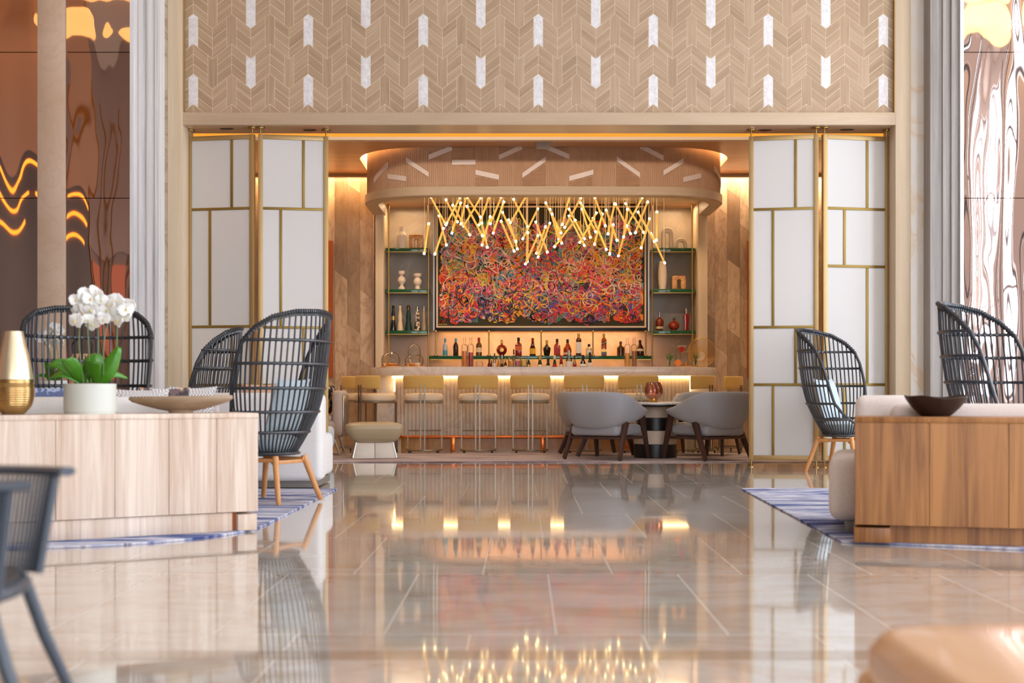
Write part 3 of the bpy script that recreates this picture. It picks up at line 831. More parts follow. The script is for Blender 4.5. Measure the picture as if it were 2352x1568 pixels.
def ribbon(P, w, c):
    global layer
    layer += 1; y = DP-.0205-layer*.000012
    vs = []; k = len(P)
    for i in range(k):
        a = P[max(0, i-1)]; b = P[min(k-1, i+1)]
        tx, tz = b[0]-a[0], b[1]-a[1]; l = math.hypot(tx, tz) or 1
        ww = w*(.75+.4*math.sin(i*.7+c)) * (min(1, (i+1)/2, (k-i)/2))
        vs += [(P[i][0]-tz/l*ww, y, P[i][1]+tx/l*ww), (P[i][0]+tz/l*ww, y, P[i][1]-tx/l*ww)]
    pm.add(vs, [(2*i, 2*i+1, 2*i+3, 2*i+2) for i in range(k-1)], c)
def stroke(x, z, n, step, turn, w, c):
    a = rnd.uniform(0, 2*PI); cur = rnd.uniform(-turn, turn); P = []
    for i in range(n):
        P.append((x, z)); cur += rnd.uniform(-turn, turn)*.55; cur = max(-turn*1.6, min(turn*1.6, cur)); a += cur
        nx_, nz_ = x+math.cos(a)*step, z+math.sin(a)*step
        if not infield(nx_, nz_):
            a += 1.1*(1 if cur > 0 else -1); nx_, nz_ = x+math.cos(a)*step, z+math.sin(a)*step
            nx_ = min(max(nx_, fx_[0]), fx_[1]); nz_ = min(max(nz_, fz_[0]-.03), fz_[1]+.05)
        x, z = nx_, nz_
    ribbon(P, w, c)
def rpt():
    while True:
        x = rnd.uniform(*fx_); z = rnd.uniform(fz_[0]-.06, fz_[1]+.1)
        if infield(x, z): return x, z
hh = lambda z: (z-fz_[0])/(fz_[1]-fz_[0])
for _ in range(400):
    x, z = rpt(); c = pick(hh(z)); blob(x, z, rnd.uniform(.035, .1), c)
for _ in range(380):
    x, z = rpt(); stroke(x, z, rnd.randint(14, 40), .02, .34, rnd.uniform(.005, .012), pick(hh(z)))
for _ in range(330):
    x, z = rpt(); stroke(x, z, rnd.randint(24, 70), .018, .29, rnd.uniform(.005, .0095), pick(hh(z)))
line_cols = [3,2,12,11,4,1,13,12,10]
for _ in range(250):
    x, z = rpt(); c = rnd.choice(line_cols) if hh(z) > .25 else rnd.choice([14,15,9,1,0,2,15,13,3])
    stroke(x, z, rnd.randint(30, 90), .018, .27, rnd.uniform(.0055, .0095), c)
# painter's scrawl in the lower corner
sx, sz = gx(1006,DP), gz(745,DP)
for k in range(2):
    P = []
    for i in range(22):
        P.append((sx+k*.075+i*.0032, sz+.012*math.sin(i*1.7+k)+(.02 if i == 3 else 0)))
    ribbon(P, .002, 3)
lp_(pm).build('paint', [plain('paint %d' % i, c, .6) for i, c in enumerate(cols)], pa, smooth=False, fixn=False)
# light under the painting and under the long shelf
area('back_bar_lamp', ((gx(1001,DP)+gx(1483,DP))/2, 19.82, zp0-.012), (R(16),0,0), 3.1, .04, 27, (255,172,92))
area('back_bar_lamp', ((gx(1001,DP)+gx(1483,DP))/2, 19.7, zc-.06), (R(30),0,0), 3.1, .03, 13, (255,172,92))
area('shelf_lamp', ((shL[0]+shL[1])/2, 19.75, ztn-.01), (0,0,0), .5, .2, 6, WARM)
area('shelf_lamp', ((shR[0]+shR[1])/2, 19.75, ztn-.01), (0,0,0), .5, .2, 6.5, WARM)

# ------------------------------------------------------------------ hanging rod lights
ch = thing('hanging_rod_light', 'cluster of slanted glowing brass rod lamps hung on wires under the canopy', 'chandelier', (DX, 18.6, 3.5))
def z1(x, y): return (980+x/8.254, 440+y/8.254)
def z2(x, y): return (1240+x/7.84, 440+y/7.84)
rods = [z1(68,82)+z1(372,650), z1(640,90)+z1(372,615), z1(325,680)+z1(150,1200), z1(232,440)+z1(378,1030), z1(305,40)+z1(592,590), z1(485,240)+z1(825,835),
 z1(650,195)+z1(473,805), z1(755,262)+z1(1065,855), z1(745,70)+z1(648,630), z1(1035,95)+z1(690,670), z1(745,75)+z1(1030,500), z1(1200,60)+z1(985,650),
 z1(1040,575)+z1(1155,1075), z1(1210,455)+z1(1045,1030), z1(1430,65)+z1(1198,628), z1(1470,175)+z1(1255,805), z1(1430,375)+z1(1700,960), z1(1405,545)+z1(1665,1145),
 z1(1550,515)+z1(1725,1105), z1(1900,60)+z1(1578,605), z1(1620,90)+z1(1920,680), z1(2115,310)+z1(1815,910), z1(1918,755)+z1(1908,1345), z1(2062,555)+z1(2295,1165),
 z1(2118,810)+z1(1865,1390), z1(2260,645)+z1(2075,1185), z1(2341,579)+z1(2105,1260), z1(42,590)+z1(-50,1190),
 z2(98,185)+z2(390,760), z2(215,385)+z2(400,945), z2(180,300)+z2(345,880), z2(535,60)+z2(403,610), z2(745,95)+z2(440,660), z2(650,500)+z2(252,1005), z2(515,420)+z2(810,985),
 z2(518,300)+z2(812,865), z2(722,185)+z2(1015,740), z2(750,290)+z2(915,840), z2(1028,365)+z2(710,930), z2(950,465)+z2(1205,1055), z2(1130,385)+z2(980,965),
 z2(983,88)+z2(1185,630), z2(1188,315)+z2(1395,895), z2(1350,200)+z2(1222,780), z2(1355,205)+z2(1640,770), z2(1325,580)+z2(1255,1140), z2(1578,300)+z2(1505,835),
 z2(1855,88)+z2(1560,640), z2(1570,590)+z2(1410,1175), z2(1535,200)+z2(1878,750), z2(1945,170)+z2(1715,755), z2(1760,350)+z2(2070,915), z2(1978,470)+z2(1820,1030),
 z2(2108,350)+z2(2100,890), z2(1995,740)+z2(2255,1300)]
rod_mat = NT('glowing brass rod'); rod_mat.set(color=lin((220,160,70)), metal=.9, rough=.3, ecol=lin((255,206,104)), emit=.62); rod_mat = rod_mat.mat
tip_mat = emis('rod lamp end', (255,226,160), 9.0)
wire_mat = plain('glowing gold wire', (236,206,170), .4, .3, ecol=lin((255,206,150)), emit=.3)  # faint glow added to the wires so they stand out
rnd = random.Random(8)
zu = z_un-.001
for (ax, ay, bx, by) in rods:
    d0 = rnd.uniform(18.35, 19.2); d1 = d0 + rnd.uniform(-.12, .12)
    a = at(ax, ay, d0); b = at(bx, by, d1); o0 = Vector(ch.location)
    if a.z > zu-.03: a += (b-a)*((a.z-zu+.03)/(a.z-b.z))
    ux = (b-a).normalized()
    rd = MB().tube([a+ux*.03-o0, b-ux*.03-o0], .0145, 8).build('rod', rod_mat, ch)
    for p, q in ((a, a+ux*.032), (b-ux*.032, b)): MB().tube([p-o0, q-o0], .0165, 8).build('lamp_end', tip_mat, rd)
    for p in (a+ux*.04, b-ux*.04):
        MB().tube([p-o0, Vector((p.x, p.y, zu))-o0], .003, 4).build('wire', wire_mat, rd)

# smoke detector under the lowered ceiling
sd = MB().box(gx(1232,17.2), gx(1263,17.2), 17.15, 17.3, ZC-.065, ZC-.015).box(gx(1230,17.2), gx(1265,17.2), 17.14, 17.31, ZC-.016, ZC).build('ceiling_sensor', plain('grey sensor plastic', (176,172,166), .5), bevel=.004)
tag(sd, 'small grey box sensor on the bar ceiling just ahead of the curved oak canopy', 'sensor')
# slim slots of the portal soffit
for px, py, lab in ((521,295,'dark oval slot in the oak soffit above the first white folding screen'),(712,298,'dark oval slot in the oak soffit above the screen beside the bar stools'),(1757,298,'dark oval slot in the oak soffit above the screen beside the grey armchairs'),(1945,297,'dark oval slot in the oak soffit above the screen behind the single rattan chair')):
    D = (zs-EYE)*F/(HY-py)
    o = MB().lathe([(0,-.006),(.07,-.006),(.08,0)], 24, (gx(px,D), D, zs-.004), sx=1.0, sy=.5).build('soffit_vent', black_paint); tag(o, lab, 'vent')
# ------------------------------------------------------------------ folding glass screens
opal = NT('opal white glass'); opal.set(color=lin((216,213,208)), rough=.16, spec=.25); opal = opal.mat
ZTs, ZBs = gz(310, 14.5), gz(1056, 14.55)
def screen(pa, pb, cells_h, cells_v, label, th=.05):
    # pa, pb: (column, distance) of the two upright edges; bars given in photo rows / columns
    A = Vector((gx(*pa), pa[1], 0)); B = Vector((gx(*pb), pb[1], 0))
    W = (B-A).length; ang = math.atan2(B.y-A.y, B.x-A.x)
    t = thing('folding_glass_screen', label, 'screen', A, ang, 'folding screens of the bar portal')
    Dm_ = (pa[1]+pb[1])/2
    X = lambda px: (px-pa[0])/(pb[0]-pa[0])*W
    Z = lambda py: gz(py, Dm_)
    f = .052
    fr = MB()
    fr.box(0, f, -th/2, th/2, ZBs, ZTs).box(W-f, W, -th/2, th/2, ZBs, ZTs).box(f, W-f, -th/2, th/2, ZBs, ZBs+f).box(f, W-f, -th/2, th/2, ZTs-f, ZTs)
    fr.build('frame', brass_paint, t, bevel=.003)
    MB().box(f-.004, W-f+.004, -.012, .012, ZBs+f-.004, ZTs-f+.004).build('glass_panel', opal, t)
    mw = .03
    for py in cells_h:
        MB().box(f-.006, W-f+.006, -.021, .021, Z(py)-mw/2, Z(py)+mw/2).build('glazing_bar', bronze_bar, t, bevel=.002)
    for px, y0, y1 in cells_v:
        za = ZTs-f if y0 is None else Z(y0)-mw/2; zb = ZBs+f if y1 is None else Z(y1)+mw/2
        MB().box(X(px)-mw/2, X(px)+mw/2, -.02, .02, zb, za).build('glazing_bar', bronze_bar, t, bevel=.002)
    for x in (.025, W-.025):
        MB().tube([(x,0,ZTs-.01),(x,0,zs-.012)], .008, 8).lathe([(.05,zs-.02),(.05,zs-.008)], 14, (x,0,0)).build('pivot_rod', brass, t)
        MB().tube([(x,0,.006),(x,0,ZBs+.01)], .009, 8).lathe([(.032,0.0),(.032,.01)], 14, (x,0,0)).build('floor_pin', brass, t)
    return t
screen((432,14.62),(585,14.47),[480,750,884],[(534,None,480),(484,480,750),(534,750,884),(484,884,None)],'white glass folding screen against the oak jamb behind the rattan chairs')
screen((593,14.47),(754,14.6),[480,752,884],[(697,None,480),(645,480,752),(697,752,884),(645,884,None)],'white glass folding screen ending beside the patterned cushion armchair and bar stools')
screen((1720,14.6),(1880,14.46),[480,751,883],[(1828,None,480),(1776,480,751),(1828,751,883),(1776,883,None)],'white glass folding screen edging the pair of grey armchairs')
screen((1889,14.46),(2041,14.62),[480,612,883],[(1990,None,480),(1938,480,612),(1990,612,883),(1938,883,None)],'white glass folding screen behind the single rattan chair with wooden legs')

# ------------------------------------------------------------------ rugs
def streaks(name, cols, sc):
    t = NT(name); a = t.noise(t.coords(sc), 1.0, 5, .62, .5)
    b = t.noise(t.coords((sc[0]*.3, sc[1]*.4, 1)), 1.0, 2, .5)
    f = t.math('ADD', t.math('MULTIPLY', a, .7), t.math('MULTIPLY', b, .3))
    t.color(t.ramp(f, cols)); t.set(rough=.95); t.bump(t.noise(t.coords(), 300, 1), .3, .003); return t.mat
blue_rug = streaks('blue streaked wool', [(.33,(34,44,92)),(.42,(62,80,142)),(.48,(150,160,196)),(.54,(226,226,232)),(.6,(110,114,156)),(.68,(204,196,200))], (1.3,8,1))
bar_rug = streaks('mauve streaked wool', [(.38,(104,92,104)),(.47,(160,144,148)),(.55,(196,182,178)),(.64,(150,136,144))], (1.1,7,1))
def rug(name, poly, mat, label):
    o = MB().prism(poly, 0.0005, .012).build(name, mat, bevel=.003, seg=1); return tag(o, label, 'rug')
def rcorner(cx, cy, r, a0, a1, n=10): return [(cx+r*math.cos(a0+(a1-a0)*i/n), cy+r*math.sin(a0+(a1-a0)*i/n)) for i in range(n+1)]
rug('area_rug', [(-1.5,11.2),(-6.4,11.2),(-6.4,7.0)] + rcorner(-2.75, 8.2, 1.2, -PI/2, 0) + [], blue_rug, 'blue and white streaked rug under the pale oak console and rattan chairs')
rug('area_rug', [(1.97,11.25),(1.84,7.3),(2.9,6.88),(6.6,5.9),(6.6,11.25)], blue_rug, 'blue and white streaked rug under the honey oak console')
rug('bar_carpet', [(-5.6,15.45),(6.4,15.45),(6.4,17.58),(-5.6,17.58)], bar_rug, 'mauve streaked carpet in front of the bar stools')

# ------------------------------------------------------------------ oak consoles
oak_con = wood('daylit oak board', (242,226,208), (196,166,140), (20,20,.8), rough=.5, big=.4, contrast=1.05)  # daylight bleaching this front is put into the oak colour
oak_con2 = wood('honey oak board', (184,128,72), (124,78,40), (18,18,.7), rough=.4, big=.35, contrast=1.35)
def console(name, label, loc_, ang, L, dep, zt, edges, mat, zb=.13, overhang=0.0):
    # local: x along the front from its end, -y towards the viewer
    t = thing(name, label, 'console', loc_, ang)
    for i in range(len(edges)-1):
        a, b = edges[i]+.0012, edges[i+1]-.0012
        m = MB().box(a, b, 0, .03, zb, zt-.03); 
        m.build('front_board', mat, t, bevel=.0015, seg=1)
    MB().box(0, L, -.006, dep, zt-.03, zt).build('top_board', mat, t, bevel=.003)
    MB().box(0, .03, .03, dep-.01, zb, zt-.031).build('end_board', mat, t)
    MB().box(L-.03, L, .03, dep-.01, zb, zt-.031).build('end_board', mat, t)
    MB().box(.03, L-.03, dep-.03, dep-.01, zb, zt-.031).build('back_board', mat, t)
    MB().box(.03, L-.03, .03, dep-.03, zb, zb+.02).build('bottom_board', mat, t)
    return t
# pale console: front runs from the corner at (-1.53,7.85) away to the viewer's side
angL = math.atan2(7.85-7.12, -1.52+2.79)
Lc = 2.6
org = Vector((-1.525, 7.85, .013)) - Vector((math.cos(angL), math.sin(angL), 0))*Lc
def sL(px):   # distance along the front from its far end at this column
    c, s_ = math.cos(angL), math.sin(angL)
    k = (px-CX)/F
    # org.x + c*s = k*(org.y + s_*s)
    s = (k*org.y-org.x)/(c-k*s_)
    return s
eL = [0, .55, sL(-130), sL(128), sL(264), sL(388), sL(498), Lc]
conL = console('oak_console', 'pale daylit oak console holding the gold vase, white orchid and wooden bowl', org, angL, Lc, .42, gz(948,7.85)-.013, eL, oak_con, .115)
zpb = .115
MB().box(0, sL(536), .02, .36, 0, zpb-.004).build('plinth', oak_con, conL, bevel=.002)
MB().box(sL(549), Lc, .02, .36, 0, zpb-.018).build('plinth', oak_con, conL, bevel=.002)
MB().box(sL(536), sL(549), .06, .36, 0, zpb-.004).build('plinth_gap', plain('orange stained gap', (168,92,48), .6), conL)
# honey console, square on
DRc = 7.2
x0r = gx(1963, DRc)
angR = R(-14.9); orgR = Vector((x0r, DRc, .013))
def sR(px):
    c, s_ = math.cos(angR), math.sin(angR); k = (px-CX)/F
    return (k*orgR.y-orgR.x)/(c-k*s_)
eR = [0, sR(2135), sR(2317), 1.35, 1.79, 2.23]
conR = console('oak_console', 'honey coloured oak console holding the dark bowl', orgR, angR, 2.23, .42, gz(957,DRc)-.013, eR, oak_con2, .1)
MB().box(-.004, sR(2045), .02, .38, 0, .083).build('foot_block', oak_con2, conR, bevel=.003)
MB().box(sR(2045), 2.2, .06, .38, 0, .099).build('plinth', oak_con2, conR)
# ------------------------------------------------------------------ upholstery
white_fab = fabric('white boucle', (244,242,238), (228,224,218), 180)
blush_fab = fabric('blush white wool', (238,226,216), (222,208,198), 180)
pale_blue = fabric('pale blue linen', (206,220,224), (186,202,208), 240)
peach_fab = fabric('peach linen', (226,186,152), (206,164,130), 240)
grey_wool = fabric('grey wool', (166,168,174), (140,142,148), 420, bump=.3)
plinth_grey = plain('grey metal plinth', (150,146,140), .4, .4)
def checks(name, c1, c2, sc):
    t = NT(name); o = t.n('ShaderNodeTexChecker'); o.inputs['Scale'].default_value = sc
    o.inputs[1].default_value = lin(c1); o.inputs[2].default_value = lin(c2)
    t.l(t.coords(), o.inputs[0]); t.color(o.outputs[0]); t.set(rough=.95); return t.mat
def blotch(name, stops, sc):
    t = NT(name); n = t.noise(t.coords(), sc, 2, .5, .8); t.color(t.ramp(n, stops, 'CONSTANT')); t.set(rough=.9); return t.mat
check_fab = checks('small check weave', (232,228,224), (150,140,136), 90)
leaf_fab = blotch('dark leaf print', [(0,(64,56,58)),(.46,(110,92,90)),(.53,(206,156,124)),(.6,(196,202,214))], 11)
blue_print = blotch('blue grey print', [(0,(92,104,138)),(.47,(160,170,196)),(.56,(214,216,222))], 9)
rust_print = blotch('rust print', [(0,(214,190,176)),(.5,(196,128,96)),(.6,(226,214,206))], 9)
ring_print = blotch('navy ring print', [(0,(24,24,32)),(.44,(206,176,136)),(.53,(30,46,74)),(.63,(206,176,136))], 7.5)

def pillow_mb(w, h, t, n=14, pinch=.12):
    mb = MB()
    for sgn in (1, -1):
        def fn(u, v):
            a, b = 2*u-1, 2*v-1
            e = (1-abs(a)**3.2)*(1-abs(b)**3.2)
            kx = 1-pinch*(1-b*b)*.6; kz = 1-pinch*(1-a*a)*.6
            return (a*w/2*kx, sgn*t/2*max(0, e)**.6, b*h/2*kz)
        mb.grid(fn, n, n, flip=(sgn < 0))
    return mb
def pillow(name, label, mat, loc_, rz, w, h, t, tilt=0.0, group=None):
    m = pillow_mb(w, h, t)
    m.xf(Matrix.Rotation(tilt, 4, 'X'))
    o = m.build(name, mat); o.location = loc_; o.rotation_euler = (0,0,rz)
    return tag(o, label, 'cushion', group)
def soft_box(x0, x1, y0, y1, z0, z1, r):
    return (x0, x1, y0, y1, z0, z1, r)
def soft(name, mat, parent, x0, x1, y0, y1, z0, z1, r=.06, M=None, seg=4):
    return MB().box(x0, x1, y0, y1, z0, z1, M=M).build(name, mat, parent, bevel=r, seg=seg, ang=60)

# sofa behind the pale console: local frame of the console, seat away from the viewer
so1 = thing('sofa', 'white upholstered sofa with its back to the pale oak console', 'sofa', org, angL)
zt1 = .8
soft('backrest', white_fab, so1, .55, sL(505), .45, .72, .2, zt1, .08)
soft('seat', white_fab, so1, .5, sL(545), .72, 1.5, .1, .46, .07)
soft('armrest', white_fab, so1, .3, .54, .45, 1.5, .1, .6, .07)
MB().box(.6, sL(500), .55, 1.42, 0, .1).build('plinth', plinth_grey, so1)
# sofa beyond it, its end towards the passage
so2 = thing('sofa', 'white sofa block ending behind the tall rattan chair near the passage', 'sofa', (-2.1, 11.3, .0125))
soft('backrest', white_fab, so2, -.6, .47, -.1, .2, .06, .82, .06)
soft('seat', white_fab, so2, -.6, .42, .2, 1.0, .06, .45, .06)
soft('armrest', blush_fab, so2, -.95, -.4, -.12, .5, .06, .80, .05)
MB().box(-.9, .4, 0, .9, 0, .06).build('plinth', plinth_grey, so2)
pillow('cushion', 'peach cushion resting on the white sofa behind the tall rattan chair', peach_fab, (gx(598,11.6), 11.64, .69), 0, .34, .46, .14, R(10))
pillow('cushion', 'pale blue cushion upright at the passage end of the white sofa', pale_blue, (gx(688,11.6), 11.64, .69), .05, .28, .46, .12, R(10))
def on_sofa1(px, D, z): return Vector((gx(px, D), D, z))
for px, py, D, w, h, mat, lab in (
    (112,900,8.55,.36,.3,blue_print,'blue grey printed cushion between the gold vase and the orchid pot'),
    (150,912,8.9,.34,.26,rust_print,'rust printed cushion just behind the orchid pot'),
    (318,905,8.75,.4,.3,check_fab,'checked cushion beside the orchid pot, behind the wooden bowl'),
    (375,902,9.15,.36,.3,leaf_fab,'dark leaf print cushion behind the middle of the wooden bowl'),
    (440,900,9.4,.36,.3,check_fab,'checked cushion touching the rattan chairs, behind the wooden bowl')):
    top = gz(py-14, D)
    h = top-.478; pillow('cushion', lab, mat, (gx(px,D), D, .478+h/2), angL, w, h, .13, R(8))
for px, D in ((130,8.8),): pass
# sofa pieces behind the honey console
so3 = thing('sofa', 'blush white sofa with its back to the honey oak console', 'sofa', orgR, angR)
zt3 = gz(926, 7.75)
soft('backrest', blush_fab, so3, .2, 2.4, .44, .7, .12, zt3-.013, .07)
soft('seat', blush_fab, so3, -.15, 2.4, .47, 1.45, .07, gz(1046,7.72)-.013, .07)
soft('corner_back', blush_fab, so3, .0, .36, .72, 1.5, .3, gz(908,8.05)-.013, .06)
MB().box(-.06, 2.3, .52, 1.35, 0, .07).build('plinth', plinth_grey, so3)

# ------------------------------------------------------------------ rattan cocoon chairs
rattan = NT('charcoal cane'); rattan.set(color=lin((52,55,59)), rough=.42, coat=.25); rattan = rattan.mat
oak_leg = wood('warm teak leg', (226,166,104), (204,138,78), (12,12,2), rough=.4)
RIM = [(0,1.50),(30,1.49),(55,1.45),(75,1.37),(90,1.265),(98,1.14),(103,1.0),(107,.85),(111,.72),(122,.625),(138,.55),(158,.49),(180,.465)]
RAD = [(.385,.235),(.47,.295),(.56,.345),(.71,.415),(.9,.455),(1.1,.468),(1.27,.47),(1.5,.455)]
def shell_pt(th, z):
    r = lerp_tab(RAD, z)
    # the back leans away and the sides draw in a little towards the top
    lean = .10*max(0, z-.45)
    sx = .97; sy = .78
    return Vector((r*sx*math.sin(th), r*sy*math.cos(th) + lean, z))
def rim_z(th): return lerp_tab(RIM, abs(math.degrees(th)))
def make_rattan(label, loc_, rz, scale=1.0):
    t = thing('rattan_chair', label, 'chair', loc_, rz, 'charcoal rattan chairs', scale)
    N = 180
    loop = [shell_pt(-PI+2*PI*i/N, rim_z(-PI+2*PI*i/N)) for i in range(N)]
    MB().tube(loop, .0145, 8, closed=True).build('rim', rattan, t)
    # cane bindings wound over the rim
    wr = MB(); nb = 64
    for k in range(nb):
        th = -R(90)+R(180)*k/(nb-1)
        a = shell_pt(th-.012, rim_z(th-.012)); b = shell_pt(th+.012, rim_z(th+.012))
        wr.tube([a, b], .0205, 7)
        c = shell_pt(th, rim_z(th)-.035); wr.tube([shell_pt(th, rim_z(th)), c], .009, 5)
    wr.build('rim_binding', rattan, t)
    # upright canes
    rb = MB(); n = 54
    for k in range(n):
        th = -PI+2*PI*(k+.5)/n
        zt_ = rim_z(th); steps = max(3, int((zt_-.385)/.075)); P = []
        for i in range(steps+1):
            z = .385+(zt_-.385)*i/steps
            P.append(shell_pt(th*(1+.0*z), z))
        rb.tube(P, .0075, 5)
    rb.build('upright_cane', rattan, t)
    for z in (.555,.715,.9,1.09,1.27):
        thm = None
        for d in range(1800):
            if rim_z(R(d/10)) < z+.004: thm = R(d/10); break
        thm = thm if thm else PI
        P = [shell_pt(-thm+2*thm*i/60, z)*1.0 for i in range(61)]
        P = [Vector((p.x*1.02, (p.y-.1*max(0,z-.45))*1.02+.1*max(0,z-.45), p.z)) for p in P]
        m = MB().tube(P, .0125, 7)
        for k in range(n):   # lashings where the canes cross
            th = -PI+2*PI*(k+.5)/n
            if abs(th) < thm-.02:
                a = shell_pt(th-.02, z); b = shell_pt(th+.02, z)
                m.tube([a*1.0, b*1.0], .0165, 6)
        m.build('cane_hoop', rattan, t)
    base = [shell_pt(2*PI*i/48, .385) for i in range(48)]
    MB().tube(base, .016, 8, closed=True).build('base_hoop', rattan, t)
    MB().lathe([(0,.375),(.225,.375),(.23,.385),(.225,.395),(0,.395)], 32, sx=1.08).build('seat_pan', rattan, t)
    MB().lathe([(.0,.397),(.17,.397),(.2,.42),(.225,.46),(.23,.50),(.18,.525),(0,.53)], 36, sx=1.08, sy=.86).build('seat_cushion', pale_blue, t)
    bc = pillow_mb(.44, .44, .14).xf(Tr(0, .165, .765) @ Matrix.Rotation(R(-16), 4, 'X')); bc.build('back_cushion', pale_blue, t)
    # teak stand
    for sx in (-1, 1):
        for sy in (-1, 1):
            a = Vector((sx*.185, sy*.185, .365)); b = Vector((sx*.275, sy*.285, .0))
            MB().tube([a, a.lerp(b,.5), b+Vector((0,0,.012)), b], [.026,.023,.02,.015], 12).build('leg', oak_leg, t)
        MB().bar((sx*.185,-.2,.335),(sx*.185,.2,.335), .03, .06).build('stand_rail', oak_leg, t, bevel=.005)
    MB().bar((-.19,-.17,.32),(.19,-.17,.32), .03, .045).build('stand_rail', oak_leg, t, bevel=.005)
    MB().bar((-.19,.17,.32),(.19,.17,.32), .03, .045).build('stand_rail', oak_leg, t, bevel=.005)
    return t
# facing: local -y is the open front
chC = make_rattan('tall charcoal rattan chair with wooden legs standing clear beside the pale console', (gx(622,9.9), 9.9, .013), R(-117), .95)
ZR = .013
chA = dup(chC, (gx(191,9.2), 9.3, ZR), R(20), 'charcoal rattan chair behind the gold vase and orchid', .97)
chB = dup(chC, (gx(450,13.0), 13.0, 0), R(-78), 'smallest looking charcoal rattan chair, between the orchid and the tall one, before the white screen', .98)
dup(chC, (gx(1922,14.0), 13.75, 0), R(50), 'charcoal rattan chair with pale blue cushion and wooden legs before a white screen', 1.0)
chE = dup(chC, (gx(2306,9.7), 9.7, ZR), R(50), 'charcoal rattan chair cut by the picture edge behind the dark bowl', 1.0)

for c_ in (chA, chB, chE):
    for k_ in kids(c_):
        if k_.name.startswith('back_cushion'): bpy.data.objects.remove(k_)

# ------------------------------------------------------------------ grey armchairs round the marble table
dark_oak = wood('dark stained oak', (86,56,46), (58,36,30), (12,12,1.5), rough=.45)
def make_armchair(label, loc_, rz):
    t = thing('grey_armchair', label, 'armchair', loc_, rz, 'grey armchairs round the table')
    # shell: local -y is the front; back at +y.  u runs arm tip -> back -> arm tip
    path = catmull([(-.36,-.33),(-.385,-.12),(-.375,.12),(-.30,.30),(-.14,.36),(0,.368),(.14,.36),(.30,.30),(.375,.12),(.385,-.12),(.36,-.33)], 5) if False else None
    base = [(-.335,-.36),(-.385,-.16),(-.39,.06),(-.335,.26),(-.2,.335),(0,.345),(.2,.335),(.335,.26),(.39,.06),(.385,-.16),(.335,-.36)]
    P = catmull([(x, y, 0) for x, y in base], 5)
    tops = [.615,.655,.75,.815,.83,.83,.83,.815,.75,.655,.615]
    bots = [.555,.495,.445,.42,.385,.375,.385,.42,.445,.495,.555]
    tops = [p.x for p in catmull([(v,0,0) for v in tops], 5)]; bots = [p.x for p in catmull([(v,0,0) for v in bots], 5)]
    n = len(P); m = 14
    mb = MB(); vs = []
    for i in range(n):
        a = P[max(0,i-1)]; b = P[min(n-1,i+1)]; tx = (b-a).normalized(); no = Vector((tx.y,-tx.x,0))   # inward
        if no.dot(-P[i]) < 0: no = -no
        e = min(i, n-1-i)/(n-1)*2; th = .05*min(1, .6+e*3)
        for j in range(m):
            ang = 2*PI*j/m; cz = (tops[i]+bots[i])/2; hz = (tops[i]-bots[i])/2
            c, s_ = math.cos(ang), math.sin(ang)
            cc = math.copysign(abs(c)**.75, c); ss = math.copysign(abs(s_)**.6, s_)
            bulge = .05*(1-ss*ss) * (1 if cc < 0 else .3)
            lean = .05*(ss)*(1 if P[i].y > .1 else .3)
            q = P[i] + no*(cc*th) - no*(0 if cc > 0 else bulge*.5) + (-no)*lean
            vs.append((q.x, q.y, cz+ss*hz))
    fs = []
    for i in range(n-1):
        for j in range(m):
            j2 = (j+1) % m; fs.append((i*m+j, i*m+j2, (i+1)*m+j2, (i+1)*m+j))
    fs.append(tuple(reversed(range(m)))); fs.append(tuple((n-1)*m+j for j in range(m)))
    mb.add(vs, fs); mb.build('wrap_back', grey_wool, t, subsurf=1)
    soft('seat_cushion', grey_wool, t, -.325, .325, -.345, .29, .295, .425, .045)
    # frame
    for sx in (-1, 1):
        MB().bar((sx*.335,-.31,.57),(sx*.365,-.43,.01), .055, .075, w2=.035, d2=.045).build('leg', dark_oak, t, bevel=.006)
        MB().bar((sx*.352,.10,.5),(sx*.385,.33,.01), .05, .085, w2=.035, d2=.05).build('leg', dark_oak, t, bevel=.006)
        MB().bar((sx*.34,-.37,.268),(sx*.345,.24,.268), .03, .05).build('seat_rail', dark_oak, t, bevel=.004)
    MB().bar((-.34,-.36,.268),(.34,-.36,.268), .03, .05).build('seat_rail', dark_oak, t, bevel=.004)
    MB().bar((-.35,.24,.268),(.35,.24,.268), .03, .05).build('seat_rail', dark_oak, t, bevel=.004)
    return t
ZBc = .0125
tX, tY = gx(1507,16.35), 16.45
ac = make_armchair('grey wool armchair seen from behind, before the table with the glass lamp', (gx(1392,15.85), 15.98, ZBc), R(146))
dup(ac, (gx(1632,15.85), 15.95, ZBc), R(216), 'grey wool armchair seen from behind, beside the white folding screen')
dup(ac, (gx(1360,17.1), 17.0, ZBc), R(105), 'grey wool armchair mostly hidden behind the armchair seen from behind')
dup(ac, (gx(1618,17.1), 17.12, ZBc), R(-25), 'grey wool armchair across the table, under the bar stools')
tb = thing('round_table', 'round marble topped table on a banded drum base between grey armchairs', 'table', (tX, tY, ZBc))
marble_w = marble('white table marble', (240,236,230), (176,170,164), 3, .15, .5)
band = plain('pale limed oak drum', (206,186,164), .5)
MB().lathe([(0,.668),(.485,.668),(.49,.675),(.49,.69),(.485,.695),(0,.695)], 64).build('table_top', marble_w, tb)
MB().lathe([(0,.64),(.44,.64),(.478,.655),(.478,.668),(0,.668)], 64).build('top_edge', black_paint, tb)
for r, a, b, mt in ((.27,.0,.17,black_paint),(.265,.17,.34,band),(.225,.34,.5,black_paint),(.22,.5,.64,band)):
    MB().lathe([(0,a),(r-.004,a),(r,a+.004),(r,b-.004),(r-.004,b),(0,b)], 48).build('drum_band', mt, tb)
lm = thing('table_lamp', 'rose tinted fluted glass lamp on a brass foot on the round table', 'lamp', (gx(1500,16.4), 16.35, ZBc+.695))
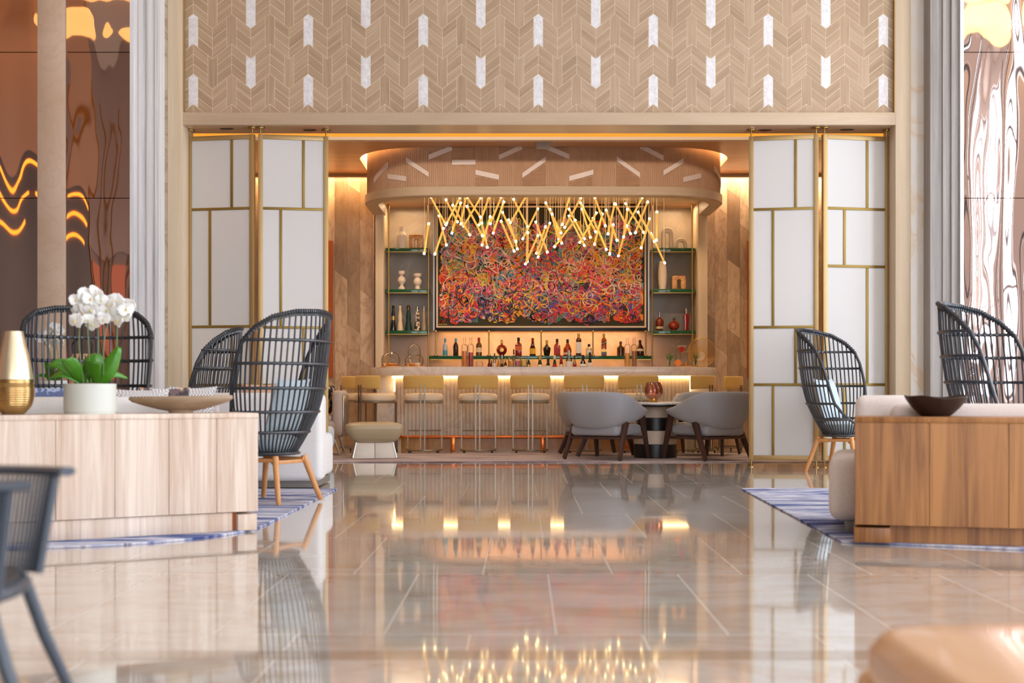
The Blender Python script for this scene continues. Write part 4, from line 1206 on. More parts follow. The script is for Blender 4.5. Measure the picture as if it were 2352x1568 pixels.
MB().lathe([(0,0),(.052,0),(.055,.005),(.055,.045),(0,.045)], 28).build('foot', brass_bright, lm)
gm = MB(); ns = 60
prof = [(.06,.045),(.085,.06),(.105,.095),(.111,.13),(.108,.17),(.096,.215),(.078,.25)]
def gfn(u, v):
    i = v*(len(prof)-1); k = min(int(i), len(prof)-2); f = i-k
    r = prof[k][0]+(prof[k+1][0]-prof[k][0])*f; z = prof[k][1]+(prof[k+1][1]-prof[k][1])*f
    a = 2*PI*u; r *= 1+.045*math.sin(9*a+z*18)
    return (r*math.cos(a), r*math.sin(a), z)
gm.grid(gfn, 108, 18, closeu=True)
rg = thin_glass('rose glass', (250,222,212), .75, .5)
gm.build('glass_shade', rg, lm, solid=.004)
MB().lathe([(0,.046),(.04,.046),(.03,.06),(0,.062)], 20).build('candle_cup', brass_bright, lm)

# ------------------------------------------------------------------ leather footstool before the bar
leather = plain('olive grey leather', (176,160,128), .38)
ft = thing('leather_footstool', 'grey leather footstool with flared cushion on a white tapered base', 'footstool', (gx(860,16.5), 16.45, ZBc), R(9))
mb = MB()
def sq(u, v):
    lv = [(.0,.19,.02),(.24,.19,.05),(.30,.235,.06),(.345,.31,.07),(.362,.365,.07),(.352,.405,.09),(.31,.43,.12),(.18,.443,.1),(0,.445,.02)]
    i = v*(len(lv)-1); k = min(int(i), len(lv)-2); f = i-k
    r = lv[k][0]+(lv[k+1][0]-lv[k][0])*f; z = lv[k][1]+(lv[k+1][1]-lv[k][1])*f
    a = 2*PI*u; c, s_ = math.cos(a), math.sin(a); p = .34
    return (r*math.copysign(abs(c)**p, c), r*.84*math.copysign(abs(s_)**p, s_), z)
mb.grid(sq, 64, 32, closeu=True); mb.build('cushion', leather, ft, ang=60)
cream = plain('cream lacquer', (226,214,196), .35)
for a, b in ((-1,-.01),(.01,1)):
    xa, xb = sorted((a,b))
    MB().taper((xa*.27, xb*.27, -.22, .22), (xa*.225, xb*.225, -.19, .19), .0, .195).build('base_panel', cream, ft, bevel=.003)
for sx in (-1, 1):
    for sy in (-1, 1):
        MB().bar((sx*.272,sy*.222,.004),(sx*.227,sy*.192,.195), .012, .012).build('edge_strip', chrome, ft)

# ------------------------------------------------------------------ lounge chairs beside the screen
def make_lounge(label, loc_, rz, fab, cush):
    t = thing('lounge_chair', label, 'armchair', loc_, rz, 'small lounge chairs by the bar wall')
    # local -y is the front
    soft('seat', fab, t, -.33, .33, -.36, .30, .21, .46, .07)
    soft('seat_cushion', fab, t, -.31, .31, -.37, .20, .44, .52, .035)
    soft('backrest', fab, t, -.33, .33, .2, .33, .24, .84, .05)
    MB().box(-.26, .26, .334, .346, .24, .78).build('back_plate', chrome, t, bevel=.004)
    for sx in (-1, 1):
        for y0, y1 in ((-.26,-.34),(.22,.3)):
            MB().tube([(sx*.25,y0,.22),(sx*.29,y1,.004)], [.02,.011], 10).build('leg', chrome, t)
    MB().tube([(-.27,-.3,.06),(.27,-.3,.06)], .008, 8).build('stretcher', chrome, t)
    return t
lc = make_lounge('small lounge chair of blush fabric with a steel back plate, seen from the side', (gx(736,17.3), 17.25, ZBc), R(-90), fabric('greige wool', (196,176,160), (172,152,138), 300), None)
pillow('cushion', 'navy and tan ring print cushion on the small lounge chair by the bar', ring_print, (gx(736,17.3)+.115, 17.2, .735), R(82), .44, .4, .12, R(8))
pf = thing('pouf', 'low pale blue pouf almost hidden by the white screen beside the small lounge chair', 'pouf', (gx(708,16.0), 16.0, ZBc))
soft('seat', pale_blue, pf, -.29, .29, -.27, .27, .13, .40, .06)
for sx in (-1,1):
    for sy in (-1,1): MB().tube([(sx*.22,sy*.2,.14),(sx*.27,sy*.23,.004)], [.016,.01], 10).build('leg', chrome, pf)
# ------------------------------------------------------------------ bar stools
olive = fabric('olive mustard velvet', (222,182,104), (204,162,84), 380, bump=.15)
taupe = plain('taupe leather', (216,194,162), .42)
steel_t = plain('taupe satin steel', (150,136,120), .38, .9)
def make_stool(label, loc_, rz):
    # local +y looks at the bar, the back is at -y
    t = thing('bar_stool', label, 'stool', loc_, rz, 'bar stools along the counter')
    def backfn(u, v):
        # a curved pad, closed cross-section around v
        a = (u-.5)*R(128); rr = .288; w = .026
        ang = 2*PI*v; c, s_ = math.cos(ang), math.sin(ang)
        cc = math.copysign(abs(c)**.5, c)*w; ss = math.copysign(abs(s_)**.45, s_)*.088
        end = min(1, (min(u, 1-u)+.0001)/.03)**.5
        r2 = rr+cc*end
        x = r2*math.sin(a)*1.02; y = -r2*math.cos(a)*.82+.02
        return (x, y, .968+ss*(.93+.07*end)-.012*(abs(u-.5)*2)**2*max(0, -ss/.088))
    mb = MB(); NV = 44; mb.grid(backfn, 30, NV)
    w = NV+1
    mb.f.append(tuple(range(0, NV))); mb.m.append(0); mb.uv.append(None)
    mb.f.append(tuple(reversed(range(30*w, 30*w+NV)))); mb.m.append(0); mb.uv.append(None)
    mb.build('backrest', olive, t, ang=70)
    def seatfn(u, v):
        lv = [(0,.70,1),(.245,.70,1),(.268,.72,1),(.272,.755,1),(.262,.79,1),(.23,.81,1),(.12,.818,1),(0,.82,1)]
        i = v*(len(lv)-1); k = min(int(i), len(lv)-2); f = i-k
        r = lv[k][0]+(lv[k+1][0]-lv[k][0])*f; z = lv[k][1]+(lv[k+1][1]-lv[k][1])*f
        a = 2*PI*u; c, s_ = math.cos(a), math.sin(a)
        return (r*math.copysign(abs(c)**.62, c), r*.9*math.copysign(abs(s_)**.62, s_)+.02, z)
    mb = MB(); mb.grid(seatfn, 48, 21, closeu=True); mb.build('seat', taupe, t, ang=60)
    ring = [(-.225,-.17,.692),(0,-.215,.692),(.225,-.17,.692),(.25,.02,.692),(.225,.21,.692),(0,.235,.692),(-.225,.21,.692),(-.25,.02,.692)]
    MB().tube(catmull(ring, 6, True), .012, 8, closed=True).build('seat_rail', steel_t, t)
    for sx in (-1, 1):
        MB().bar((sx*.028,-.245,.05),(sx*.028,-.235,.93), .017, .017).build('back_post', steel_t, t)
        MB().bar((sx*.235,.2,.05),(sx*.235,.2,.69), .018, .018).build('leg', steel_t, t)
        for y in (-.2,.2):
            MB().lathe([(.011,0),(.013,.02),(.013,.032)], 10, (sx*.19,y+(.04 if y < 0 else 0),0)).build('foot', black_paint, t)
    bpth = [(-.24,.2,.04),(-.24,-.02,.04),(-.19,-.17,.04),(0,-.25,.04),(.19,-.17,.04),(.24,-.02,.04),(.24,.2,.04)]
    MB().tube(catmull(bpth, 6), .012, 8, flat=.7).build('base_rail', steel_t, t)
    MB().tube([(-.235,.2,.3),(.235,.2,.3)], .009, 8).build('footrest', steel_t, t)
    return t
DSt = 17.85
stool = make_stool('olive backed bar stool below the pair of orange and berry carafes', (gx(1098,DSt), DSt+.05, 0), 0)
for px, D, rz, lab in ((973,DSt,0,'olive backed bar stool under the double glass cloche, before the footstool'),
    (1218,DSt,0,'olive backed bar stool under the row of glass jars at the middle of the counter'),
    (1341,DSt,0,'olive backed bar stool rising behind the armchair seen from behind, before the round table'),
    (1465,DSt,0,'olive backed bar stool directly behind the rose glass lamp'),
    (858,17.95,R(-48),'olive backed bar stool at the counter corner above the leather footstool'),
    (1602,17.95,R(46),'olive backed bar stool at the counter corner under the cocktail tray'),
    (820,18.7,R(-66),'olive backed bar stool half hidden behind the one above the leather footstool'),
    (1668,18.8,R(58),'olive backed bar stool half hidden beside the white folding screen and armchair')):
    dup(stool, (gx(px,D), D+.05, 0), rz, lab)

# ------------------------------------------------------------------ bottles
def liquid(name, c, rough=.06, tr=.2):
    tr = min(tr, .3)
    t = NT(name); t.set(color=lin(c), rough=rough, trans=tr, ior=1.4, coat=.5); return t.mat
clear = thin_glass('clear bottle glass', (226,230,232), .9, .4)
dark_g = plain('black bottle glass', (14,13,12), .08, coat=.6)
amberl = liquid('amber spirit', (176,64,18)); redl = liquid('red spirit', (150,26,14)); goldl = liquid('golden spirit', (222,140,34)); brownl = liquid('brown spirit', (92,40,16)); greenl = liquid('green bottle glass', (42,62,22))
palel = liquid('pale spirit', (236,206,170), tr=.6)
cream_l = plain('cream label', (232,210,170), .6); yellow_l = plain('yellow label', (226,176,40), .6); white_l = plain('white label', (236,230,220), .6); blue_l = plain('sky blue label', (72,160,186), .5); black_l = plain('black label', (24,22,22), .5); gold_l = plain('gold label', (206,164,84), .35, .8); red_l = plain('red label', (166,28,26), .5); orange_l = plain('orange label', (214,106,34), .6)
def bottle(label, pxc, pyt, pyb, wpx, D, kind, body, cap, lab=None, group=None, labz=(.12,.5), square=False, z=None, name='liquor_bottle'):
    m = D/F; H = (pyb-pyt)*m; r = wpx*m/2
    zb = gz(pyb, D) if z is None else z
    if z is not None: H = gz(pyt, D)-z
    t = thing(name, label, 'bottle', (gx(pxc,D), D, zb), 0, group)
    nr = min(r*.36, .016)
    if kind == 'round': pr = [(0,0),(r*.94,0),(r,.012*H),(r,.56*H),(r*.9,.63*H),(nr*1.1,.76*H),(nr,.8*H),(nr,.9*H)]
    elif kind == 'slope': pr = [(0,0),(r*.94,0),(r,.03*H),(r*.98,.42*H),(r*.6,.62*H),(nr*1.1,.78*H),(nr,.82*H),(nr,.9*H)]
    elif kind == 'squat': pr = [(0,0),(r*.6,0),(r*.74,.05*H),(r*.98,.4*H),(r,.48*H),(r*.8,.6*H),(nr*1.1,.7*H),(nr,.74*H),(nr,.86*H)]
    elif kind == 'bell': pr = [(0,0),(r*.97,0),(r,.02*H),(r*.72,.28*H),(r*.56,.38*H),(r*.66,.5*H),(r*.6,.62*H),(r*.36,.78*H),(r*.36,.82*H)]
    elif kind == 'tall': pr = [(0,0),(r*.96,0),(r,.01*H),(r,.72*H),(r*.8,.77*H),(nr*1.15,.82*H),(nr,.84*H),(nr,.92*H)]
    elif kind == 'globe':
        pr = [(0,0),(r*.5,0)] + [(r*math.cos(a), .36*H+.34*H*math.sin(a)) for a in [R(-62+12*i) for i in range(12)]] + [(nr,.72*H),(nr,.9*H)]
    elif kind == 'flare': pr = [(0,0),(r*.8,0),(r*.82,.02*H),(r*.72,.15*H),(r,.72*H),(r*.9,.75*H),(nr,.78*H),(nr,.88*H)]
    n = 4 if square else 20
    b = MB()
    if square:
        prq = [(q*1.35 if q > nr*1.2 else q, zz) for q, zz in pr]
        b.lathe(prq, 4, sy=.75).xf(Rz(R(45)) if False else Matrix.Identity(4))
        b = MB().lathe([(q, zz) for q, zz in prq], 4); b.xf(Rz(R(45)))
        b.build('glass_body', body, t, bevel=min(.006, r*.15), seg=2)
    else: b.lathe(pr, n).build('glass_body', body, t)
    top = pr[-1][1]
    if kind == 'bell':
        MB().ball((0,0,.9*H), r*.46, 16, sz=1.05).build('stopper', cap, t)
        MB().lathe([(r*.38,.8*H),(r*.38,.855*H)], 16).build('collar', cap, t)
    else:
        MB().lathe([(nr*1.25,top-.12*H),(nr*1.3,top-.02*H),(nr*1.2,H),(0,H)], 16).build('cap', cap, t)
    if lab is not None:
        rr = (r*.957 if square else r)+.0012
        k0, k1 = labz[0]*H, labz[1]*H
        mb = MB()
        if square: mb.box(-rr*.92, rr*.92, -rr-.001, -rr+.001, k0, k1)
        else:
            def lf(u, v):
                a = -PI/2+(u-.5)*R(150); z = k0+(k1-k0)*v
                rz_ = lerp_tab([(q[1], q[0]) for q in pr[1:]], z)+.0012
                return (rz_*math.cos(a), rz_*math.sin(a), z)
            mb.grid(lf, 12, 4)
        mb.build('paper_label', lab, t, fixn=False)
    return t
DB = 19.66
gB = 'liquor bottles on the long glass shelf'
zcl = zc+.0005
cl_sky = liquid('clear gin', (206,226,230), tr=.8)
bottle('clear bottle with a sky blue label and cap, first on the long shelf', 1022.5, 777, 817, 11, DB, 'round', cl_sky, blue_l, blue_l, gB, (.06,.32), z=zcl)
bottle('dark brown bottle with a sky blue cap on the long shelf', 1047, 777, 817, 12, DB, 'round', liquid('dark brown glass', (52,34,22)), blue_l, None, gB, z=zcl)
bottle('brown bottle with a red capsule and round cream label on the long shelf', 1100, 775, 817, 14, DB, 'round', liquid('olive brown glass', (108,66,18)), red_l, cream_l, gB, (.2,.45), z=zcl)
b = bottle('round flat ruby decanter with a gold medallion on the long shelf', 1152.5, 780, 817, 24, DB, 'globe', redl, gold_l, None, gB, z=zcl)
MB().lathe([(0,0),(.03,0),(.03,.012),(0,.014)], 24).xf(Tr(0,-.078,.088) @ Matrix.Rotation(R(90),4,'X')).build('medallion', gold_l, b)
scl = MB()
for i in range(18):
    a = 2*PI*i/18; scl.ball((.066*math.cos(a), -.03, .088+.068*math.sin(a)), .0145, 8)
scl.build('scalloped_rim', redl, b)
bottle('square shouldered red rum bottle with black cap and orange label', 1191, 775, 817, 16, DB, 'round', redl, black_l, orange_l, gB, (.3,.52), square=True, z=zcl)
bottle('dark bottle with a yellow label and crimson capsule', 1223.5, 776, 817, 14, DB, 'slope', liquid('dark red glass', (62,16,12)), red_l, yellow_l, gB, (.1,.42), z=zcl)
bottle('squat black bottle with tapered foot and gold neck', 1256, 781, 817, 18, DB, 'squat', dark_g, gold_l, None, gB, z=zcl)
bottle('square bourbon bottle with dark cap and red label', 1279.5, 778, 817, 15, DB, 'round', amberl, black_l, red_l, gB, (.12,.46), square=True, z=zcl)
bottle('broad amber bottle with a small cream label', 1303.5, 779, 817, 19, DB, 'slope', amberl, black_l, cream_l, gB, (.08,.2), z=zcl)
bottle('tall bottle wholly wrapped in a white label with slim stopper', 1329, 766, 817, 13, DB, 'tall', brownl, gold_l, white_l, gB, (.12,.62), square=True, z=zcl)
bottle('short pale whisky bottle with white label below the tall white wrapped one', 1353, 790, 817, 15, DB, 'round', palel, black_l, white_l, gB, (.15,.5), z=zcl)
jb = bottle('tall square amber whisky bottle with a slanting black label', 1387, 766, 817, 12, DB, 'tall', amberl, gold_l, None, gB, square=True, z=zcl)
lm_ = MB(); lm_.add([(-.039,-.0415,.155),(.039,-.0415,.19),(.039,-.0415,.235),(-.039,-.0415,.20)], [(0,1,2,3)]); lm_.build('slanting_label', black_l, jb, fixn=False)
MB().box(-.039,.039,-.0415,-.0405,.02,.055).build('green_foot', plain('deep green tint', (20,70,44), .3), jb)
MB().box(-.039,.039,-.0415,-.0405,.06,.1).build('lower_label', gold_l, jb)
tx = bpy.data.curves.new('label_text', 'FONT'); tx.body = 'WALKER'; tx.size = .022; tx.align_x = 'CENTER'; tx.align_y = 'CENTER'
to = bpy.data.objects.new('tmp', tx); COL.objects.link(to)
me_t = bpy.data.meshes.new_from_object(to); bpy.data.objects.remove(to)
me_t.materials.clear(); me_t.materials.append(gold_l)
ot = bpy.data.objects.new('label_lettering', me_t); COL.objects.link(ot); ot.parent = jb
ot.location = (0,-.0425,.195); ot.rotation_euler = (R(90), R(-24), 0)
bottle('round shouldered olive rum bottle with dark label', 1425.5, 784, 817, 17, DB, 'round', liquid('olive amber glass', (96,62,14)), brownl, brownl, gB, (.2,.5), z=zcl)
bottle('dark cognac bottle with sloping sides at the end of the long shelf', 1470, 781, 817, 19, DB, 'slope', liquid('dark cognac', (58,18,10)), black_l, cream_l, gB, (.3,.44), z=zcl)

# five waisted bottles with ball stoppers
gT = 'waisted bottles with ball stoppers'
ivory = plain('ivory ceramic', (232,206,166), .35)
def talavera():
    t = NT('ivory ceramic with dark painting'); n = t.n('ShaderNodeTexVoronoi'); n.inputs['Scale'].default_value = 32; t.l(t.coords(), n.inputs['Vector'])
    t.color(t.ramp(n.outputs['Distance'], [(0,(40,32,30)),(.16,(40,32,30)),(.2,(236,212,178)),(.55,(236,212,178)),(.6,(60,46,40))])); t.set(rough=.3); return t.mat
bottle('black waisted bottle with dark stopper and gilt drop', 903, 699, 758, 15, DB, 'bell', dark_g, plain('dark bronze', (88,70,54), .2, 1.0), gold_l, gT, (.4,.55), z=zsh[2]+.0005)
bottle('ivory waisted bottle with ivory ball stopper', 919, 699, 758, 15, DB, 'bell', ivory, ivory, None, gT, z=zsh[2]+.0005)
bottle('dark green waisted bottle with bronze stopper', 938, 699, 758, 18, DB, 'bell', plain('matt bottle green', (16,50,40), .5), plain('dull bronze', (120,96,64), .25, 1.0), None, gT, z=zsh[2]+.0005)
bottle('ivory waisted bottle painted with dark scrolls, silver stopper', 958.5, 700, 758, 16, DB, 'bell', talavera(), chrome, None, gT, z=zsh[2]+.0005)
bottle('clear waisted bottle with silver ball stopper', 973.5, 699, 758, 14, DB, 'bell', liquid('clear tequila', (196,170,134), tr=.8), chrome, None, gT, z=zsh[2]+.0005)
# three decanters
gD = 'amber decanters by the white arches'
bottle('tall necked amber decanter with a small cream label', 1515, 717, 758, 20, DB, 'squat', liquid('umber spirit', (138,52,18)), chrome, cream_l, gD, (.1,.22), z=zsh[2]+.0005)
d2 = bottle('low broad amber decanter with a white fan stopper', 1548, 728, 758, 25, DB, 'globe', liquid('russet spirit', (160,50,16)), clear, None, gD, z=zsh[2]+.0005)
bottle('flared red decanter wider at its shoulder', 1576, 708, 758, 15, DB, 'flare', redl, chrome, None, gD, z=zsh[2]+.0005, square=True)

# ------------------------------------------------------------------ ornaments on the side shelves
bisque = plain('white bisque', (236,218,198), .7)
def vase(name, label, px, pyt, D, prof, mat, zb, cat='vase', ribs=0):
    t = thing(name, label, cat, (gx(px,D), D, zb))
    H = gz(pyt, D)-zb
    m = D/F
    mb = MB()
    if ribs:
        def fn(u, v):
            z = v*H; r = lerp_tab([(b*H, a*m) for a, b in prof], z); a = 2*PI*u
            r *= 1+.03*abs(math.sin(ribs*a/2))
            return (r*math.cos(a), r*math.sin(a), z)
        mb.grid(fn, 96, 24, closeu=True); mb.build('body', mat, t, fixn=False)
    else:
        pts = [p for p in catmull([(a*m, 0, b*H) for a, b in prof], 4)]
        mb.lathe([(max(p.x, 1e-5), p.z) for p in pts], 28, cap=True).build('body', mat, t, ang=50)
    MB().lathe([(prof[-1][0]*m*.8, H-.02), (prof[-1][0]*m*.98, H), (prof[-1][0]*m*.8, H+.001)], 24, cap=False).build('lip', mat, t)
    return t
e_ = .0005
vase('ceramic_vase', 'white bottle shaped vase on the uppermost shelf beside the onyx arch', 923, 521, DB, [(9.5,0),(10,.1),(11.5,.5),(11,.62),(7,.75),(6,.82),(6,1)], bisque, zsh[0]+e_)
vase('ceramic_urn', 'slimmer white turned urn with narrow mouth on the middle shelf', 922.5, 622, DB, [(7.5,0),(7,.1),(4,.18),(4,.24),(9,.42),(9.3,.5),(8,.62),(3.6,.72),(3.6,.78),(7,.83),(7,1)], bisque, zsh[1]+e_)
vase('ceramic_urn', 'stouter white turned urn with wide mouth on the middle shelf', 959, 628, DB, [(6,0),(6,.16),(5,.2),(9.2,.38),(9.2,.56),(6,.7),(5.5,.76),(9,.84),(9,1)], bisque, zsh[1]+e_)
vase('ceramic_vase', 'tall ribbed white vase under the lowest glowing rod', 1521.5, 600, DB, [(7,0),(9,.2),(10,.45),(9.5,.7),(7,1)], bisque, zsh[1]+e_, ribs=20)
def arch(name, label, px0, px1, pyt, D, mat, zb, leg, thick=.09, hole=None, rounded=True, cat='ornament'):
    m = D/F; W = (px1-px0)*m; H = gz(pyt, D)-zb; cx = (gx(px0,D)+gx(px1,D))/2
    ro = W/2 if rounded else W*.14
    out = [(-W/2,0)]
    if rounded:
        for i in range(17): a = PI-PI*i/16; out.append((ro*math.cos(a), H-ro+ro*math.sin(a)))
    else:
        for i in range(5): a = PI-PI/2*i/4; out.append((-W/2+ro+ro*math.cos(a), H-ro+ro*math.sin(a)))
        for i in range(5): a = PI/2-PI/2*i/4; out.append((W/2-ro+ro*math.cos(a), H-ro+ro*math.sin(a)))
    out.append((W/2,0))
    ri = W/2-leg*m; hh = hole*m if hole else H-leg*m
    inn = [(ri,0)]
    for i in range(13): a = PI*i/12; inn.append((ri*math.cos(a), hh-ri+ri*math.sin(a)))
    inn.append((-ri,0))
    o = MB().prismy(out+inn, -thick/2, thick/2).build(name, mat, bevel=min(.014, leg*m*.2), seg=3)
    o.location = (cx, D, zb); return tag(o, label, cat)
onyx_amb = marble('amber onyx', (232,190,126), (176,100,40), 9, .25, .8, (216,160,92))
arch('onyx_arch', 'square cream and amber onyx block with an arched opening beside the bottle shaped vase', 940, 972, 538, DB, onyx_amb, zsh[0]+e_, 13.5, hole=20, rounded=False)
arch('plaster_arch', 'taller rounded white arch with a narrow opening', 1519, 1546, 523, DB, bisque, zsh[0]+e_, 9, hole=36)
arch('plaster_arch', 'smaller low rounded white arch beside the taller arch', 1550, 1578, 547, DB, bisque, zsh[0]+e_, 7.5, hole=15)
arch('onyx_arch', 'amber onyx block with an arched slot beside the ribbed vase', 1543, 1575, 633, DB, onyx_amb, zsh[1]+e_, 12, hole=22, rounded=False)

# ------------------------------------------------------------------ things standing on the counter
DCt = 18.45
ZK = ZT+.0005
pastry = plain('golden pastry', (226,142,52), .7); pastry2 = plain('pink glazed pastry', (216,110,88), .5); pastry3 = plain('cream pastry', (240,206,170), .7)
thin = thin_glass('thin clear glass', (252,253,253), .55, .22)
def cloche(label, pxc, wpx, pyt, D, tiers):
    m = D/F; r = wpx*m/2
    t = thing('glass_cloche', label, 'cloche', (gx(pxc,D), D, ZK))
    MB().lathe([(0,0),(r*1.02,0),(r*1.05,.006),(r*1.02,.016),(0,.016)], 32).build('board', oak_leg, t)
    if tiers == 1:
        H = gz(pyt,D)-ZK
        pr = [(r*.96,.017),(r*.97,H*.4)] + [(r*.97*math.cos(a), H*.4+(H*.52)*math.sin(a)) for a in [R(10*i) for i in range(1,9)]] + [(.008,H*.93)]
        MB().lathe(pr, 36, cap=False).build('dome', thin, t, solid=.003)
        MB().tube([(0,0,H*.93),(.004,0,H*.97),(.02,0,H*1.02)], .006, 8).build('finial', thin, t)
    else:
        H = gz(pyt,D)-ZK; h1 = H*.58
        pr = [(r*.96,.017),(r*.97,h1*.45)] + [(r*.97*math.cos(a), h1*.45+(h1*.5)*math.sin(a)) for a in [R(10*i) for i in range(1,7)]]
        MB().lathe(pr, 36, cap=False).build('dome', thin, t, solid=.003)
        r2 = r*.66
        pr = [(r2,h1*.35),(r2,H*.62)] + [(r2*math.cos(a), H*.62+H*.33*math.sin(a)) for a in [R(10*i) for i in range(1,9)]] + [(.008,H*.955)]
        MB().lathe(pr, 36, cap=False).build('inner_dome', thin, t, solid=.003)
        MB().tube([(0,0,H*.955),(.006,0,H),(.03,0,H*1.05)], .006, 8).build('finial', thin, t)
    return t, r
c1, r1 = cloche('low glass cloche with its pastries at the end of the counter', 898, 46, 803, DCt, 1)
c2, r2_ = cloche('tall double glass cloche with its pastries beside the low one', 951.5, 47, 786, DCt+.02, 2)
rnd = random.Random(3)
def past(cx, cy, mat, label, r=.036):
    mb = MB(); mb.ball((0,0,r*.55), r, 12, sx=1.25, sy=.9, sz=.6)
    o = mb.build('pastry', mat); o.location = (cx, cy, ZK+.0165); o.rotation_euler = (0,0,rnd.uniform(0,3)); tag(o, label, 'pastry', 'pastries under the glass cloches')
for dx, dy in ((-.09,-.03),(-.015,-.06),(.06,-.05),(.0,.05)): past(gx(899,DCt)+dx, DCt+dy, pastry, 'golden pastry under the low glass cloche')
for dx, dy, mt, lb in ((-.09,-.04,pastry,'golden pastry under the double glass cloche'),(-.02,-.07,pastry,'golden pastry under the double glass cloche'),(.06,-.05,pastry3,'cream coloured pastry under the double glass cloche'),(.02,.05,pastry2,'pink glazed pastry under the double glass cloche')): past(gx(949,DCt)+dx, DCt+.02+dy, mt, lb)
def carafe(label, pxc, wpx, pyt, D, fill, fz, group):
    m = D/F; r = wpx*m/2; H = gz(pyt,D)-ZK
    t = thing('glass_carafe', label, 'carafe', (gx(pxc,D), D, ZK), 0, group)
    pr = [(.002,.0),(r*.95,0),(r,.01),(r,H*.7),(r*.9,H*.75),(r*.42,H*.79),(r*.4,H*.95),(r*.5,H*.985),(r*.5,H)]
    MB().lathe(pr, 24, cap=False).build('glass_wall', thin, t, solid=.003)
    MB().lathe([(0,.012),(r*.62,.012),(r*.7,.03),(r*.7,fz*H),(0,fz*H)], 20).build('infusion', fill, t)
    return t
ginf = 'tall infusion carafes on the counter'
orange_inf = liquid('orange infusion', (226,122,44), tr=0); red_inf = liquid('berry infusion', (176,48,50), tr=0); citrus = liquid('citrus infusion', (240,164,74), tr=0); nut = liquid('cinnamon infusion', (176,116,70), tr=0)
carafe('tall carafe of orange infusion beside the berry one', 1067, 14, 776, DCt, orange_inf, .55, ginf)
carafe('tall carafe of dark berry infusion', 1081, 14, 775, DCt+.06, red_inf, .5, ginf)
carafe('tall carafe of citrus infusion before the olive rum bottle', 1441, 13.5, 776, DCt, citrus, .48, ginf)
carafe('tall carafe of cinnamon infusion before the dark cognac bottle', 1456.5, 13.5, 776, DCt+.06, nut, .55, ginf)
carafe('tall empty carafe behind the herb glass', 1545, 14, 779, DCt+.1, palel, .1, ginf)
carafe('tall empty carafe just behind the red cocktail', 1558, 14, 780, DCt+.16, palel, .1, ginf)
carafe('shorter carafe with orange peel behind the grass vase', 1575, 13, 797, DCt+.14, citrus, .25, ginf)
tm = thing('tumbler', 'short stemless glass beside the carafe of berry infusion', 'glass', (gx(1101,DCt), DCt, ZK))
MB().lathe([(.002,0),(.04,0),(.052,.02),(.053,.05),(.042,.085)], 24, cap=False).build('glass_wall', thin, tm, solid=.0025)
# jars on a tray
tr_ = MB().box(gx(1165,DCt), gx(1210,DCt), DCt-.07, DCt+.07, ZK, ZK+.012).build('bar_tray', black_paint, bevel=.003); tag(tr_, 'slim black tray carrying the three fruit jars', 'tray')
for px, c, lab in ((1174,(236,150,60),'glass jar of orange segments, first on the black tray'),(1189,(206,110,110),'glass jar of rosy fruit in the middle of the black tray'),(1203,(240,190,90),'glass jar of yellow fruit at the end of the black tray')):
    t = thing('glass_jar', lab, 'jar', (gx(px,DCt), DCt, ZK+.0125), 0, 'fruit jars on the black tray')
    MB().lathe([(.002,0),(.04,0),(.043,.01),(.043,.10),(.036,.118)], 24, cap=False).build('glass_wall', thin, t, solid=.003)
    MB().lathe([(0,.006),(.036,.006),(.036,.075),(0,.08)], 18).build('fruit', plain('jar fruit %d' % px, c, .5), t)
    MB().lathe([(0,.119),(.04,.119),(.04,.127),(.012,.134),(.012,.146),(0,.15)], 20).build('lid', thin, t)
# small bottles of the work shelf behind the counter
DW = 18.86; zw = wz+.0005
gS = 'small bottles on the work shelf behind the counter'
minis = [
 (1124,822,9,'round',liquid('maroon bitters',(110,28,26)),black_l,None,'small maroon bitters bottle, first of the work shelf row'),
 (1136,811,7,'tall',clear,black_l,white_l,'small clear bottle with black pourer in the bitters group'),
 (1129,828,6,'squat',dark_g,black_l,None,'tiny black squat bottle among the bitters'),
 (1145,820,10,'slope',goldl,palel,None,'small golden syrup bottle among the bitters'),
 (1153,814,7,'tall',clear,chrome,black_l,'slim clear dropper bottle among the bitters'),
 (1161,822,8,'round',brownl,gold_l,cream_l,'small brown bitters bottle next to the fruit jars'),
 (1180,802,7,'tall',clear,black_l,white_l,'slim bottle with black stopper rising behind the fruit jars'),
 (1214,817,9,'round',greenl,blue_l,gold_l,'small green bottle just past the fruit jars'),
 (1240,817,14,'slope',greenl,gold_l,cream_l,'small green bottle with gold capsule'),
 (1259,822,13,'slope',liquid('dark olive glass',(48,50,18)),black_l,white_l,'dark olive bottle with a white label behind the counter'),
 (1274,815,11,'slope',dark_g,cream_l,red_l,'dark bottle with cream capsule and red label'),
 (1289,816,12,'slope',liquid('cherry liqueur',(140,18,20)),red_l,cream_l,'red bottle with red capsule behind the counter'),
 (1307,804,15,'round',clear,chrome,white_l,'clear bottle with silver pourer, tallest of its neighbours on the work shelf'),
 (1320,815,8,'round',clear,black_l,red_l,'small clear bottle with black cap and red label'),
 (1339,815,19,'slope',dark_g,black_l,white_l,'broad dark bottle with a white wedge label'),
 (1355,809,12,'slope',dark_g,black_l,white_l,'dark slim bottle at the end of the work shelf row')]
for px, pyt, w_, k, bd, cp, lb, lab in minis:
    bottle(lab, px, pyt, 842, w_, DW, k, bd, cp, lb, gS, (.15,.55), z=zw, name='small_bottle')
